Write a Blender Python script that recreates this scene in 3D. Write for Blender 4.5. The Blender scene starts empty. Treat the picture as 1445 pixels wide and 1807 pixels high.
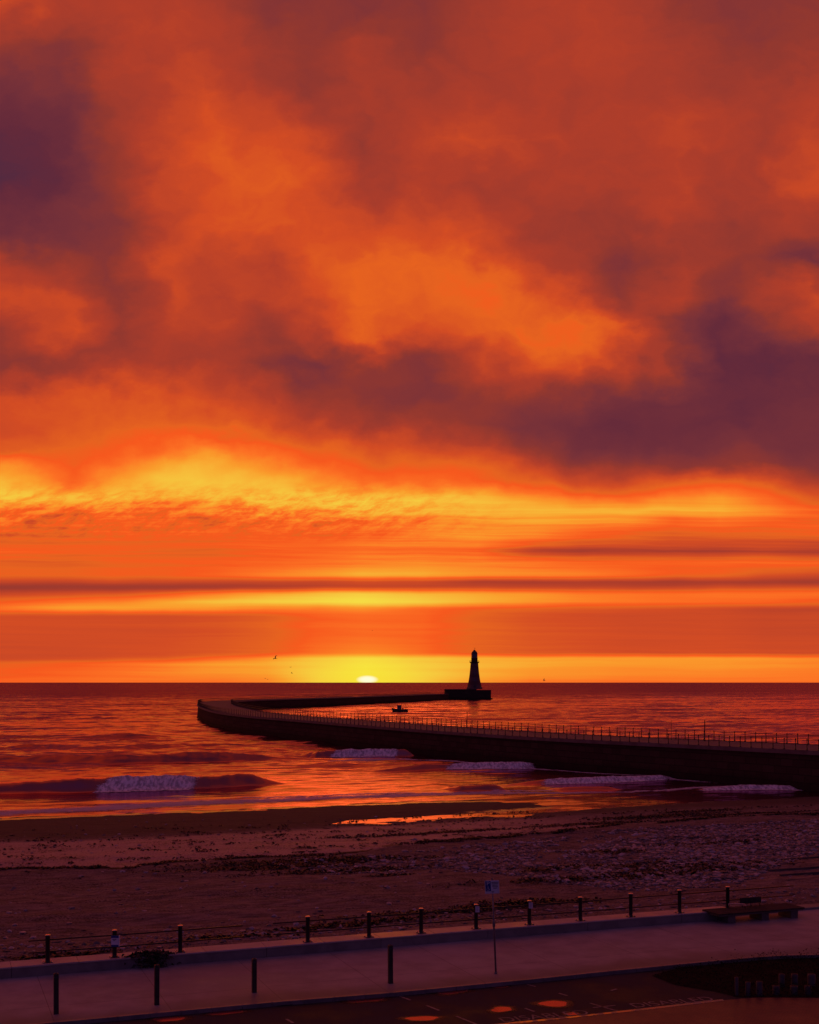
import bpy, bmesh, math, random
import numpy as np
from mathutils import Vector, Matrix
random.seed(7); rng = np.random.default_rng(7)
PI = math.pi
S = bpy.context.scene
COL = S.collection

# ---------------------------------------------------------------- camera
F = 2190.0; HX, HY = 722.5, 1204.0; CZ = 12.0          # focal length in photo pixels, eye level row, eye height
cam = bpy.data.cameras.new('camera'); co = bpy.data.objects.new('camera', cam); COL.objects.link(co)
co.location = (0, 0, CZ); co.rotation_euler = (PI/2, 0, 0)
cam.sensor_fit = 'VERTICAL'; cam.sensor_height = 36.0; cam.sensor_width = 36.0*1445/1807
cam.lens = F/1807*36; cam.shift_y = (HY-903.5)/1807
cam.clip_start = 0.1; cam.clip_end = 120000
S.camera = co
S.view_settings.view_transform = 'Standard'; S.view_settings.look = 'None'
S.view_settings.exposure = 0; S.view_settings.gamma = 1
S.render.engine = 'CYCLES'; S.cycles.use_denoising = True
S.cycles.max_bounces = 6; S.cycles.sample_clamp_indirect = 4

def lin(c):
    return tuple((v/255/12.92 if v/255 <= .04045 else ((v/255+.055)/1.055)**2.4) for v in c)
def at(px, py, z):                                     # point on the horizontal plane z seen at a photo pixel
    d = (CZ-z)*F/(py-HY)
    return Vector(((px-HX)/F*d, d, z))

# ---------------------------------------------------------------- sky (world)
W = bpy.data.worlds.new('World'); S.world = W; W.use_nodes = True
nt = W.node_tree; nt.nodes.clear()
class NB:
    def __init__(s, nt): s.nt = nt
    def n(s, typ, **kw):
        nd = s.nt.nodes.new(typ)
        for k, v in kw.items(): setattr(nd, k, v)
        return nd
    def link(s, a, b): s.nt.links.new(a, b)
    def put(s, v, sock):
        if hasattr(v, 'is_output') : s.link(v, sock)
        else: sock.default_value = v
    def m(s, op, a, b=0.0, c=0.0, clamp=False):
        nd = s.n('ShaderNodeMath', operation=op, use_clamp=clamp)
        for i, v in enumerate((a, b, c)): s.put(v, nd.inputs[i])
        return nd.outputs[0]
    def xyz(s, x, y, z):
        nd = s.n('ShaderNodeCombineXYZ')
        for i, v in enumerate((x, y, z)): s.put(v, nd.inputs[i])
        return nd.outputs[0]
    def noise(s, vec, scale=1.0, detail=4.0, rough=.5, color=False):
        nd = s.n('ShaderNodeTexNoise'); s.link(vec, nd.inputs['Vector'])
        nd.inputs['Scale'].default_value = scale; nd.inputs['Detail'].default_value = detail
        nd.inputs['Roughness'].default_value = rough
        return nd.outputs['Color' if color else 'Fac']
    def ss(s, v, a, b):                                 # smoothstep a..b -> 0..1
        nd = s.n('ShaderNodeMapRange', interpolation_type='SMOOTHSTEP')
        s.put(v, nd.inputs['Value']); nd.inputs['From Min'].default_value = a; nd.inputs['From Max'].default_value = b
        return nd.outputs['Result']
    def ramp(s, fac, stops, interp='LINEAR'):
        nd = s.n('ShaderNodeValToRGB'); s.put(fac, nd.inputs[0]); cr = nd.color_ramp; cr.interpolation = interp
        while len(cr.elements) < len(stops): cr.elements.new(.5)
        for e, (p, c) in zip(cr.elements, stops): e.position = p; e.color = (*c, 1)
        return nd.outputs['Color']
    def mix(s, f, a, b, typ='RGBA', blend='MIX'):
        nd = s.n('ShaderNodeMix', data_type='RGBA', blend_type=blend)
        s.put(f, nd.inputs[0])
        for v, k in ((a, 6), (b, 7)):
            if hasattr(v, 'is_output'): s.link(v, nd.inputs[k])
            else: nd.inputs[k].default_value = (*v, 1) if len(v) == 3 else v
        return nd.outputs[2]
N = NB(nt)
tc = N.n('ShaderNodeTexCoord'); sp = N.n('ShaderNodeSeparateXYZ'); nm = N.n('ShaderNodeVectorMath', operation='NORMALIZE')
N.link(tc.outputs['Generated'], nm.inputs[0]); N.link(nm.outputs[0], sp.inputs[0])
dx, dy, dz = sp.outputs
hyp = N.m('SQRT', N.m('ADD', N.m('MULTIPLY', dx, dx), N.m('MULTIPLY', dy, dy)))
tanel = N.m('DIVIDE', dz, N.m('MAXIMUM', hyp, .02))
az = N.m('ARCTAN2', dx, dy)
cosaz = N.m('MAXIMUM', N.m('DIVIDE', dy, N.m('MAXIMUM', hyp, .02)), .75)
w0 = N.m('DIVIDE', tanel, cosaz)
# billowing: noise moves the cloud edges about, less and less toward the horizon
up = N.ss(w0, .11, .25)
n1 = N.noise(N.xyz(N.m('MULTIPLY', az, 11), N.m('MULTIPLY', w0, 15), 3.1), 1, 3, .5, True)
n2 = N.noise(N.xyz(N.m('MULTIPLY', az, 30), N.m('MULTIPLY', w0, 44), 7.7), 1, 5, .52, True)
s1 = N.n('ShaderNodeSeparateColor'); N.link(n1, s1.inputs[0]); s2 = N.n('ShaderNodeSeparateColor'); N.link(n2, s2.inputs[0])
def wob(a, b, A, B): return N.m('ADD', N.m('MULTIPLY', N.m('SUBTRACT', a, .5), A), N.m('MULTIPLY', N.m('SUBTRACT', b, .5), B))
az_w = N.m('ADD', az, N.m('MULTIPLY', wob(s1.outputs[0], s2.outputs[0], .050, .048), N.m('ADD', N.m('MULTIPLY', up, .8), .2)))
w_w = N.m('ADD', w0, N.m('MULTIPLY', wob(s1.outputs[1], s2.outputs[1], .040, .046), N.m('ADD', N.m('MULTIPLY', up, .97), .03)))
WT = 1204/F; PW = .6
facw = N.m('POWER', N.m('DIVIDE', N.m('MAXIMUM', w_w, 0), WT, clamp=True), PW)
faca = N.m('DIVIDE', N.m('ADD', az_w, .36), .72, clamp=True)
ROWS = [0,80,160,240,320,400,460,520,580,640,700,750,790,820,850,880,900,920,945,973,993,1015,1027,1036,1047,1062,1074,1086,1152,1162,1172,1202]
SKY = {
0:   [.45,.28,.14,.08,.02,.17,.38,.47,.30,.25,.45,.46,.54,.72,.88,.94,.80,.76,.58,.64,.58,.60,.45,.30,.45,.62,.72,.50,.48,.48,.60,.66],
120: [.38,.24,.19,.13,.09,.19,.30,.44,.50,.30,.50,.52,.58,.60,.66,.90,.76,.66,.62,.62,.56,.60,.45,.31,.48,.70,.82,.50,.48,.50,.64,.68],
200: [.37,.38,.34,.32,.26,.22,.25,.27,.28,.32,.50,.54,.60,.68,.80,.90,.78,.70,.64,.62,.60,.62,.48,.31,.52,.74,.82,.50,.49,.52,.68,.70],
290: [.37,.39,.38,.42,.42,.44,.45,.45,.42,.36,.50,.56,.66,.79,.89,.88,.74,.72,.66,.60,.60,.62,.46,.32,.60,.82,.80,.50,.50,.56,.74,.70],
380: [.34,.38,.44,.49,.52,.49,.44,.38,.40,.34,.44,.53,.70,.82,.90,.89,.78,.72,.66,.60,.62,.66,.46,.34,.70,.88,.78,.52,.53,.66,.80,.70],
470: [.24,.32,.37,.46,.54,.50,.38,.42,.30,.24,.40,.49,.62,.74,.88,.92,.88,.76,.68,.66,.64,.74,.46,.38,.80,.92,.72,.56,.58,.76,.84,.74],
560: [.24,.30,.26,.38,.48,.50,.52,.48,.40,.18,.30,.42,.56,.62,.76,.93,.90,.76,.68,.68,.68,.80,.46,.42,.86,.95,.72,.64,.66,.88,.92,.92],
640: [.24,.34,.36,.30,.34,.44,.54,.57,.55,.27,.24,.36,.52,.58,.68,.92,.92,.78,.70,.72,.72,.86,.50,.44,.92,.98,.76,.67,.69,.96,1.,1.],
740: [.24,.28,.34,.40,.37,.46,.56,.57,.48,.22,.22,.32,.46,.58,.68,.92,.88,.78,.76,.68,.76,.84,.48,.44,.86,.93,.68,.66,.66,.90,.92,.92],
840: [.32,.34,.36,.44,.34,.44,.56,.58,.54,.42,.28,.26,.40,.54,.62,.88,.88,.80,.78,.64,.74,.78,.40,.44,.82,.86,.62,.58,.58,.84,.86,.80],
940: [.36,.36,.36,.40,.36,.32,.40,.54,.58,.44,.24,.18,.26,.40,.56,.80,.86,.82,.74,.42,.70,.76,.38,.44,.78,.78,.58,.52,.54,.82,.82,.72],
1020:[.38,.38,.36,.38,.36,.30,.36,.48,.59,.52,.26,.14,.16,.26,.46,.70,.84,.80,.66,.38,.66,.74,.40,.42,.72,.74,.54,.50,.52,.80,.80,.72],
1110:[.36,.39,.36,.37,.36,.30,.20,.26,.52,.32,.14,.12,.15,.24,.46,.68,.84,.76,.60,.42,.64,.68,.38,.42,.70,.72,.52,.48,.50,.80,.78,.70],
1190:[.28,.34,.38,.40,.40,.38,.32,.40,.24,.34,.12,.12,.15,.26,.52,.74,.84,.66,.56,.42,.64,.62,.36,.42,.68,.70,.50,.48,.50,.80,.78,.70],
1270:[.24,.28,.34,.38,.34,.28,.30,.20,.10,.08,.10,.13,.18,.28,.58,.78,.84,.70,.58,.40,.66,.60,.38,.48,.70,.68,.48,.48,.50,.80,.78,.70],
1350:[.24,.28,.34,.34,.36,.34,.26,.36,.24,.08,.12,.15,.17,.26,.56,.68,.76,.66,.58,.42,.68,.52,.36,.50,.70,.66,.44,.46,.48,.78,.76,.70],
1445:[.27,.30,.36,.42,.46,.32,.16,.42,.36,.10,.14,.16,.16,.20,.36,.56,.66,.64,.60,.38,.68,.48,.34,.52,.70,.62,.44,.46,.48,.76,.74,.70],
}
xs = sorted(SKY); cols = [SKY[x] for x in xs]; assert all(len(c) == 32 for c in cols)
xs.append(1500); cols.append(cols[-1])
azp = [(math.atan((x-HX)/F)+.36)/.72 for x in xs]
total = None
for g in range(0, 18, 3):
    data = [((max((HY-y)/F, 0)/WT)**PW, tuple(cols[g+k][i] for k in range(3))) for i, y in enumerate(ROWS)][::-1]
    d_ = N.ramp(facw, data)
    ws = []
    lo, hi = max(g-1, 0), min(g+3, 17)
    for j in range(lo, hi+1): ws.append((azp[j], tuple(1.0 if j == g+k else 0.0 for k in range(3))))
    w_ = N.ramp(faca, ws)
    dot = N.n('ShaderNodeVectorMath', operation='DOT_PRODUCT'); N.link(d_, dot.inputs[0]); N.link(w_, dot.inputs[1])
    total = dot.outputs['Value'] if total is None else N.m('ADD', total, dot.outputs['Value'])
# fine structure
n3 = N.noise(N.xyz(N.m('MULTIPLY', az_w, 26), N.m('MULTIPLY', w_w, 34), 1.3), 1, 6, .58)
det = N.m('MULTIPLY', N.m('SUBTRACT', n3, .40), N.m('MULTIPLY', up, .13))
wst = N.m('ADD', w0, N.m('MULTIPLY', wob(s1.outputs[2], s2.outputs[2], .012, .008), 1.0)); wst2 = N.m('ADD', w0, N.m('MULTIPLY', wob(s1.outputs[2], s2.outputs[2], .004, .002), 1.0))
n4 = N.noise(N.xyz(N.m('MULTIPLY', az, 4), N.m('MULTIPLY', N.m('ADD', wst2, N.m('MULTIPLY', az, .006)), 230), 5.0), 1, 5, .62)
lowm = N.m('MULTIPLY', N.ss(w0, .085, .10), N.m('SUBTRACT', 1.0, N.ss(w0, .125, .16)))
lowm = N.m('ADD', N.m('MULTIPLY', lowm, .29), N.m('MULTIPLY', N.m('SUBTRACT', 1.0, N.ss(w0, .06, .10)), .10))
det = N.m('ADD', det, N.m('MULTIPLY', N.m('SUBTRACT', n4, .53), lowm))
n5 = N.noise(N.xyz(N.m('ADD', N.m('MULTIPLY', az_w, 60), N.m('MULTIPLY', wst, -70)), N.m('MULTIPLY', wst, 120), 2.0), 1, 6, .66)
cir = N.m('MULTIPLY', N.ss(w0, .108, .132), N.m('SUBTRACT', 1.0, N.ss(w0, .136, .168)))
cir = N.m('MULTIPLY', cir, N.m('SUBTRACT', 1.0, N.ss(az, -.08, .12)))
det = N.m('SUBTRACT', det, N.m('MULTIPLY', N.ss(n5, .32, .80), N.m('MULTIPLY', cir, .26)))
val = N.m('ADD', total, det, clamp=True)
PAL = [(0,(72,42,66)),(.10,(98,42,58)),(.20,(120,50,56)),(.30,(146,56,47)),(.40,(176,62,42)),(.50,(210,76,36)),(.58,(230,98,32)),
       (.63,(246,88,30)),(.70,(252,112,36)),(.80,(250,155,44)),(.90,(246,196,62)),(1.,(246,226,70))]
skyc = N.ramp(val, [(p, lin(c)) for p, c in PAL])
# the half-set sun and its glow
saz = math.atan((648-HX)/F)
du = N.m('SUBTRACT', az, saz); dv = N.m('SUBTRACT', w0, .0022)
def ell(a, b): return N.m('ADD', N.m('POWER', N.m('ABSOLUTE', N.m('DIVIDE', du, a)), 2), N.m('POWER', N.m('ABSOLUTE', N.m('DIVIDE', dv, b)), 2))
core = N.m('SUBTRACT', 1.0, N.ss(ell(.0078, .0030), .1, 1.6))
glow = N.m('POWER', 2.718, N.m('MULTIPLY', ell(.040, .018), -1.0))
skyc = N.mix(N.m('MULTIPLY', glow, .55), skyc, lin((250, 228, 45)))
skyc = N.mix(core, skyc, (1.05, .98, .66))
# the vault overhead and the dull blue dusk behind the camera
skyc = N.mix(N.ss(tanel, .62, 1.9), skyc, lin((98, 44, 56)))
skyc = N.mix(N.m('SUBTRACT', 1.0, N.ss(dy, -.45, .55)), skyc, lin((72, 48, 92)))
bg = N.n('ShaderNodeBackground'); N.link(skyc, bg.inputs[0]); bg.inputs[1].default_value = 1.0
ow = N.n('ShaderNodeOutputWorld'); N.link(bg.outputs[0], ow.inputs[0])
W.cycles.sampling_method = 'MANUAL'; W.cycles.sample_map_resolution = 2048

# ---------------------------------------------------------------- sun
sl = bpy.data.lights.new('sun', 'SUN'); so = bpy.data.objects.new('sun', sl); COL.objects.link(so)
sl.energy = .05; sl.angle = math.radians(12); sl.color = (1, .16, .03)
sd = Vector((math.sin(saz), math.cos(saz), math.tan(math.radians(.6))))
so.rotation_euler = sd.to_track_quat('Z', 'Y').to_euler()

# ---------------------------------------------------------------- helpers
def mat(name, col=(.2,.2,.2), rough=.7, metal=0., ior=1.5, spec=.5, build=None):
    m = bpy.data.materials.new(name); m.use_nodes = True
    b = m.node_tree.nodes['Principled BSDF']
    b.inputs['Base Color'].default_value = (*col, 1); b.inputs['Roughness'].default_value = rough
    b.inputs['Metallic'].default_value = metal; b.inputs['IOR'].default_value = ior
    b.inputs['Specular IOR Level'].default_value = spec
    if build:
        q = NB(m.node_tree); build(q, b)
    return m
def wpos(q, sx=1, sy=1, sz=1, rot=0):
    g = q.n('ShaderNodeNewGeometry'); mp = q.n('ShaderNodeMapping')
    mp.inputs['Scale'].default_value = (sx, sy, sz); mp.inputs['Rotation'].default_value = (0, 0, rot)
    q.link(g.outputs['Position'], mp.inputs[0]); return mp.outputs[0]
def opos(q, s=1):
    g = q.n('ShaderNodeTexCoord'); mp = q.n('ShaderNodeMapping'); mp.inputs['Scale'].default_value = (s, s, s)
    q.link(g.outputs['Object'], mp.inputs[0]); return mp.outputs[0]
def bump(q, b, h, dist=.02, strength=1.0):
    nd = q.n('ShaderNodeBump'); nd.inputs['Strength'].default_value = strength; nd.inputs['Distance'].default_value = dist
    q.link(h, nd.inputs['Height']); q.link(nd.outputs[0], b.inputs['Normal']); return nd
def rough_mat(name, c1, c2, rough=.75, scale=3., bd=.01, r2=None, ior=1.5, metal=0, spec=.5):
    def f(q, b):
        v = wpos(q); n = q.noise(v, scale, 7, .6); n2 = q.noise(v, scale*.23, 4, .5)
        f_ = q.m('ADD', q.m('MULTIPLY', n, .6), q.m('MULTIPLY', n2, .4))
        q.link(q.mix(q.ss(f_, .35, .65), c1, c2), b.inputs['Base Color'])
        if r2 is not None:
            q.link(q.m('ADD', rough, q.m('MULTIPLY', q.ss(n2, .35, .65), r2-rough)), b.inputs['Roughness'])
        bump(q, b, n, bd)
    return mat(name, c1, rough, metal, ior, spec, f)

def mesh(name, V, Fc, m=None, parent=None, smooth=False, mats=None, mi=None, loc=None):
    me = bpy.data.meshes.new(name); me.from_pydata([tuple(v) for v in V], [], [tuple(f) for f in Fc])
    if smooth: me.polygons.foreach_set('use_smooth', [True]*len(me.polygons))
    for x in (mats or ([m] if m else [])): me.materials.append(x)
    if mi is not None: me.polygons.foreach_set('material_index', mi)
    me.update()
    o = bpy.data.objects.new(name, me); COL.objects.link(o)
    if parent: o.parent = parent
    if loc is not None: o.location = loc
    return o
def npmesh(name, V, Q, m, smooth=True, parent=None, attrs=None):
    me = bpy.data.meshes.new(name); V = np.asarray(V, np.float32); Q = np.asarray(Q, np.int32); k = Q.shape[1]
    me.vertices.add(len(V)); me.vertices.foreach_set('co', V.ravel())
    me.loops.add(Q.size); me.loops.foreach_set('vertex_index', Q.ravel())
    me.polygons.add(len(Q)); me.polygons.foreach_set('loop_start', np.arange(0, Q.size, k, dtype=np.int32))
    me.polygons.foreach_set('use_smooth', np.full(len(Q), smooth))
    for a, d in (attrs or {}).items():
        at_ = me.attributes.new(a, 'FLOAT', 'POINT'); at_.data.foreach_set('value', np.asarray(d, np.float32))
    me.update(calc_edges=True); me.validate()
    me.materials.append(m)
    o = bpy.data.objects.new(name, me); COL.objects.link(o)
    if parent: o.parent = parent
    return o
def gridq(nr, nc):
    i = np.arange(nr-1)[:, None]*nc + np.arange(nc-1)[None, :]
    return np.stack([i, i+1, i+nc+1, i+nc], -1).reshape(-1, 4)
def tag(o, label=None, cat=None, group=None, kind=None):
    if label: o['label'] = label
    if cat: o['category'] = cat
    if group: o['group'] = group
    if kind: o['kind'] = kind
    return o
def empty(name, loc, label, cat, group=None, rz=0):
    o = bpy.data.objects.new(name, None); COL.objects.link(o); o.location = loc; o.rotation_euler = (0, 0, rz)
    o.empty_display_size = .2
    return tag(o, label, cat, group)
class MB:
    def __init__(s): s.V = []; s.F = []; s.mi = []; s.cur = 0
    def add(s, V, Fc):
        k = len(s.V); s.V += [tuple(v) for v in V]; s.F += [tuple(i+k for i in f) for f in Fc]; s.mi += [s.cur]*len(Fc)
    def box(s, x0, x1, y0, y1, z0, z1, rz=0, o=(0,0,0), bev=0):
        if bev:
            bm = bmesh.new(); bmesh.ops.create_cube(bm, size=1)
            for v in bm.verts: v.co = Vector(((x0+x1)/2+v.co.x*(x1-x0), (y0+y1)/2+v.co.y*(y1-y0), (z0+z1)/2+v.co.z*(z1-z0)))
            bmesh.ops.bevel(bm, geom=bm.edges[:], offset=bev, segments=2, affect='EDGES', profile=.5)
            bm.verts.index_update(); V = [v.co.copy() for v in bm.verts]; Fc = [[v.index for v in f.verts] for f in bm.faces]; bm.free()
        else:
            V = [Vector(p) for p in ((x0,y0,z0),(x1,y0,z0),(x1,y1,z0),(x0,y1,z0),(x0,y0,z1),(x1,y0,z1),(x1,y1,z1),(x0,y1,z1))]
            Fc = [(0,3,2,1),(4,5,6,7),(0,1,5,4),(1,2,6,5),(2,3,7,6),(3,0,4,7)]
        M = Matrix.Translation(o) @ Matrix.Rotation(rz, 4, 'Z')
        s.add([M @ v for v in V], Fc)
    def lathe(s, prof, n=24, o=(0,0,0), sx=1, sy=1):
        V = []; Fc = []
        for r, z in prof:
            for i in range(n):
                a = 2*PI*i/n; V.append((o[0]+r*math.cos(a)*sx, o[1]+r*math.sin(a)*sy, o[2]+z))
        for j in range(len(prof)-1):
            for i in range(n):
                Fc.append((j*n+i, j*n+(i+1) % n, (j+1)*n+(i+1) % n, (j+1)*n+i))
        Fc.append(tuple(range(n))[::-1]); Fc.append(tuple((len(prof)-1)*n+i for i in range(n)))
        s.add(V, Fc)
    def tube(s, pts, r, n=8, r1=None):
        pts = [Vector(p) for p in pts]; V = []; Fc = []; m_ = len(pts)
        for j, p in enumerate(pts):
            d = (pts[min(j+1, m_-1)]-pts[max(j-1, 0)]).normalized()
            u = d.cross(Vector((0,0,1)));  u = u if u.length > .01 else Vector((1,0,0)); u.normalize(); v = u.cross(d)
            rr = r if r1 is None else r+(r1-r)*j/(m_-1)
            for i in range(n):
                a = 2*PI*i/n; V.append(p+u*rr*math.cos(a)+v*rr*math.sin(a))
        for j in range(m_-1):
            for i in range(n): Fc.append((j*n+i, j*n+(i+1) % n, (j+1)*n+(i+1) % n, (j+1)*n+i))
        Fc.append(tuple(range(n))[::-1]); Fc.append(tuple((m_-1)*n+i for i in range(n)))
        s.add(V, Fc)
    def build(s, name, m, parent=None, smooth=False, loc=None):
        ms = m if isinstance(m, list) else [m]
        return mesh(name, s.V, s.F, None, parent, smooth, ms, s.mi, loc)
def copy_tree(o, parent=None):
    c = o.copy(); COL.objects.link(c)
    if parent: c.parent = parent
    for ch in list(o.children): copy_tree(ch, c)
    return c
def smooth01(x, a, b):
    t = np.clip((x-a)/(b-a), 0, 1); return t*t*(3-2*t)
_fb = []
for k in range(5):
    _fb.append(rng.normal(size=(14, 2)))
_ph = rng.uniform(0, 6.28, (5, 14))
def fbm(x, y, lam, octs=4, seed=0):                     # cheap smooth noise, about -1..1
    out = 0; amp = 1; tot = 0
    for o in range(octs):
        k = (o+seed) % 5; v = 0
        for (a, b), p in zip(_fb[k], _ph[k]): v = v+np.sin((a*x+b*y)*2*PI/lam/1.3+p+seed*1.7+o*.9)
        out = out+amp*v/3.7; tot += amp; amp *= .55; lam = lam*.47
    return out/tot*1.3

# ---------------------------------------------------------------- sea and waves
TH = math.radians(20.3); CS, SN = math.cos(TH), math.sin(TH)
def st(x, y): return x*CS+y*SN, -x*SN+y*CS
def xy(s, t): return s*CS-t*SN, s*SN+t*CS
# breaking waves: foot line (photo rows on the water), height, rise, back, foam span
WAVES = [  # name, foot points px, height, front width, back width, foam px range, label
 ('A', [(-260,1408),(0,1404),(160,1400),(375,1393),(520,1384)], 1.4, 2.6, 7, (163,376)),
 ('B', [(545,1336),(575,1335),(650,1334),(722,1334),(745,1334)], 1.0, 2.0, 7, (578,722)),
 ('C', [(640,1362),(780,1357),(860,1356),(968,1355),(985,1355)], .72, 1.9, 6, (776,968)),
 ('D', [(880,1389),(935,1386),(1080,1381),(1205,1376),(1220,1376)], .52, 1.5, 6, (938,1208)),
 ('E', [(800,1397),(848,1396),(905,1395)], .62, 1.5, 4, None),
 ('G', [(-150,1352),(0,1350),(230,1350),(560,1341)], 1.15, 4, 12, None),
 ('H', [(-150,1329),(0,1328),(300,1325),(560,1320)], .95, 6, 12, None),
 ('I', [(-150,1308),(0,1307),(330,1304)], .8, 7, 16, None),
 ('J', [(985,1397),(1050,1395),(1110,1394)], .35, 1.5, 4, None),
 ('F', [(1180,1397),(1260,1395),(1330,1394),(1400,1395),(1900,1393)], .40, 1.3, 4, (1215,1800)),
 ('K', [(-150,1272),(0,1271),(380,1268)], .6, 12, 20, None),
]
WL = []
for nm_, pts, h, wf, wb, fo in WAVES:
    P = [at(px, py, 0) for px, py in pts]; ss_ = []; tt_ = []
    for p in P: a, b = st(p.x, p.y); ss_.append(a); tt_.append(b)
    WL.append((nm_, np.array(ss_), np.array(tt_), h, wf, wb, fo))
def ridge(w, s, t):
    nm_, ss_, tt_, h, wf, wb, fo = w
    q = t-np.interp(s, ss_, tt_)-.35*fbm(s, t*0, 9, 2, 1)
    L = ss_[-1]-ss_[0]; edl, edr = {'A': (.50, .15), 'B': (.12, .12), 'C': (.40, .12), 'D': (.35, .15)}.get(nm_, (.24, .24)); ed = edl*L; e2 = edr*L
    env = smooth01(s, ss_[0], ss_[0]+ed)*(1-smooth01(s, ss_[-1]-e2, ss_[-1]))
    prof = np.where(q < wf, smooth01(q, 0, wf), np.exp(-np.maximum(q-wf, 0)/wb*1.6))
    return h*env*prof*(1+.12*fbm(s, t*0, 6, 3, 2))
comps = []
lams = np.exp(np.linspace(math.log(1.3), math.log(45), 64))
for lam in lams:
    th = PI*1.5+TH+rng.normal(0, .55) if lam < 12 else PI*1.5+TH+rng.normal(0, .22)
    sl_ = .017 if lam < 14 else .010
    comps.append((lam, 2*PI/lam*math.cos(th), 2*PI/lam*math.sin(th), sl_*lam/(2*PI), rng.uniform(0, 2*PI)))
TUP = ([-60,0,30,44,54,61,75,87,130], [97,98,100.2,101.8,103.2,105.2,107.3,108.7,112])
TWL = ([-60,4,19,36,50,56,59], [114.5,114.7,115.3,116.5,115.5,113.2,108])
def sea_h(X, Y, sp_):
    s, t = st(X, Y)
    tup = np.interp(s, *TUP)
    near = .04+.12*smooth01(t-tup, 8, 26)+.84*smooth01(t, 128, 205)
    h = np.zeros_like(X)
    for lam, kx, ky, a, ph in comps:
        lod = np.clip((lam/sp_-2.2)/2.5, 0, 1)
        h += a*lod*np.sin(kx*X+ky*Y+ph)
    h *= near
    for w in WL: h += ridge(w, s, t)
    return h
rowsY = [88.0]
while rowsY[-1] < 60000:
    y = rowsY[-1]; rowsY.append(y+.32 if y < 220 else (y+.32+(y-220)*.0042 if y < 1300 else y*1.06))
rowsY = np.array(rowsY); ncol = 680
tanv = np.linspace(-.62, .62, ncol)
YY, TT = np.meshgrid(rowsY, tanv, indexing='ij'); XX = YY*TT
spc = np.gradient(rowsY)[:, None]*np.ones(ncol)
H = sea_h(XX, YY, spc)
def sea_mat(q, b):
    v = wpos(q, 1, 1, 1, -TH)
    def nz(sx, sy, det, r=.6, off=0.):
        mp = q.n('ShaderNodeMapping'); mp.inputs['Scale'].default_value = (sx, sy, .5); mp.inputs['Location'].default_value = (off, off, off); q.link(v, mp.inputs[0])
        c = q.noise(mp.outputs[0], 1.0, det, r, True); sp = q.n('ShaderNodeSeparateColor'); q.link(c, sp.inputs[0]); return sp.outputs
    sy = q.n('ShaderNodeSeparateXYZ'); q.link(v, sy.inputs[0]); T = sy.outputs[1]
    off = q.ss(T, 118, 240); far = q.ss(T, 380, 1500)
    a = nz(.22, .85, 5); c2 = nz(.03, .16, 4, .6, 7.); c3 = nz(.004, .03, 4, .6, 3.)
    # slopes of the wavelets: along the crest and across it
    sx_ = q.m('ADD', q.m('MULTIPLY', q.m('SUBTRACT', a[0], .5), .35), q.m('MULTIPLY', q.m('SUBTRACT', c2[0], .5), .15))
    sy_ = q.m('ADD', q.m('MULTIPLY', q.m('SUBTRACT', a[1], .5), SEA_A), q.m('MULTIPLY', q.m('SUBTRACT', c2[1], .5), SEA_B))
    sy_ = q.m('ADD', sy_, q.m('MULTIPLY', q.m('SUBTRACT', c3[1], .5), SEA_C))
    amp = q.m('ADD', .26, q.m('MULTIPLY', off, .74))
    sx_ = q.m('MULTIPLY', sx_, amp); sy_ = q.m('MULTIPLY', sy_, amp)
    sy_ = q.m('SUBTRACT', sy_, q.m('ADD', q.m('MULTIPLY', off, SEA_D), q.m('MULTIPLY', far, SEA_E)))
    ct, sn = math.cos(TH), math.sin(TH)
    nx = q.m('SUBTRACT', q.m('MULTIPLY', sx_, ct), q.m('MULTIPLY', sy_, sn)); ny = q.m('ADD', q.m('MULTIPLY', sx_, sn), q.m('MULTIPLY', sy_, ct))
    g = q.n('ShaderNodeNewGeometry'); ad = q.n('ShaderNodeVectorMath', operation='ADD'); q.link(g.outputs['Normal'], ad.inputs[0]); q.link(q.xyz(nx, ny, 0.0), ad.inputs[1])
    no = q.n('ShaderNodeVectorMath', operation='NORMALIZE'); q.link(ad.outputs[0], no.inputs[0]); q.link(no.outputs[0], b.inputs['Normal'])
    tr = q.nt; out = tr.nodes['Material Output']
    gl = q.n('ShaderNodeBsdfGlossy'); gl.inputs['Color'].default_value = (1, .57, .85, 1); gl.inputs['Roughness'].default_value = .13
    df = q.n('ShaderNodeBsdfDiffuse'); df.inputs['Color'].default_value = (.03, .006, .010, 1)
    fr = q.n('ShaderNodeFresnel'); fr.inputs['IOR'].default_value = 3.2; q.link(no.outputs[0], fr.inputs['Normal']); q.link(no.outputs[0], gl.inputs['Normal'])
    ms = q.n('ShaderNodeMixShader'); q.link(fr.outputs[0], ms.inputs[0]); q.link(df.outputs[0], ms.inputs[1]); q.link(gl.outputs[0], ms.inputs[2]); q.link(ms.outputs[0], out.inputs['Surface'])
SEA_A, SEA_B, SEA_C, SEA_D, SEA_E = .85, .45, .35, .034, .22
M_sea = mat('sea water', (.02, .006, .010), .05, 0, 2.0, .5, sea_mat)
sea = npmesh('sea', np.stack([XX, YY, H], -1).reshape(-1, 3), gridq(len(rowsY), ncol), M_sea)
tag(sea, 'dark red rippled sea reaching to the horizon', 'sea', kind='structure')

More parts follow.
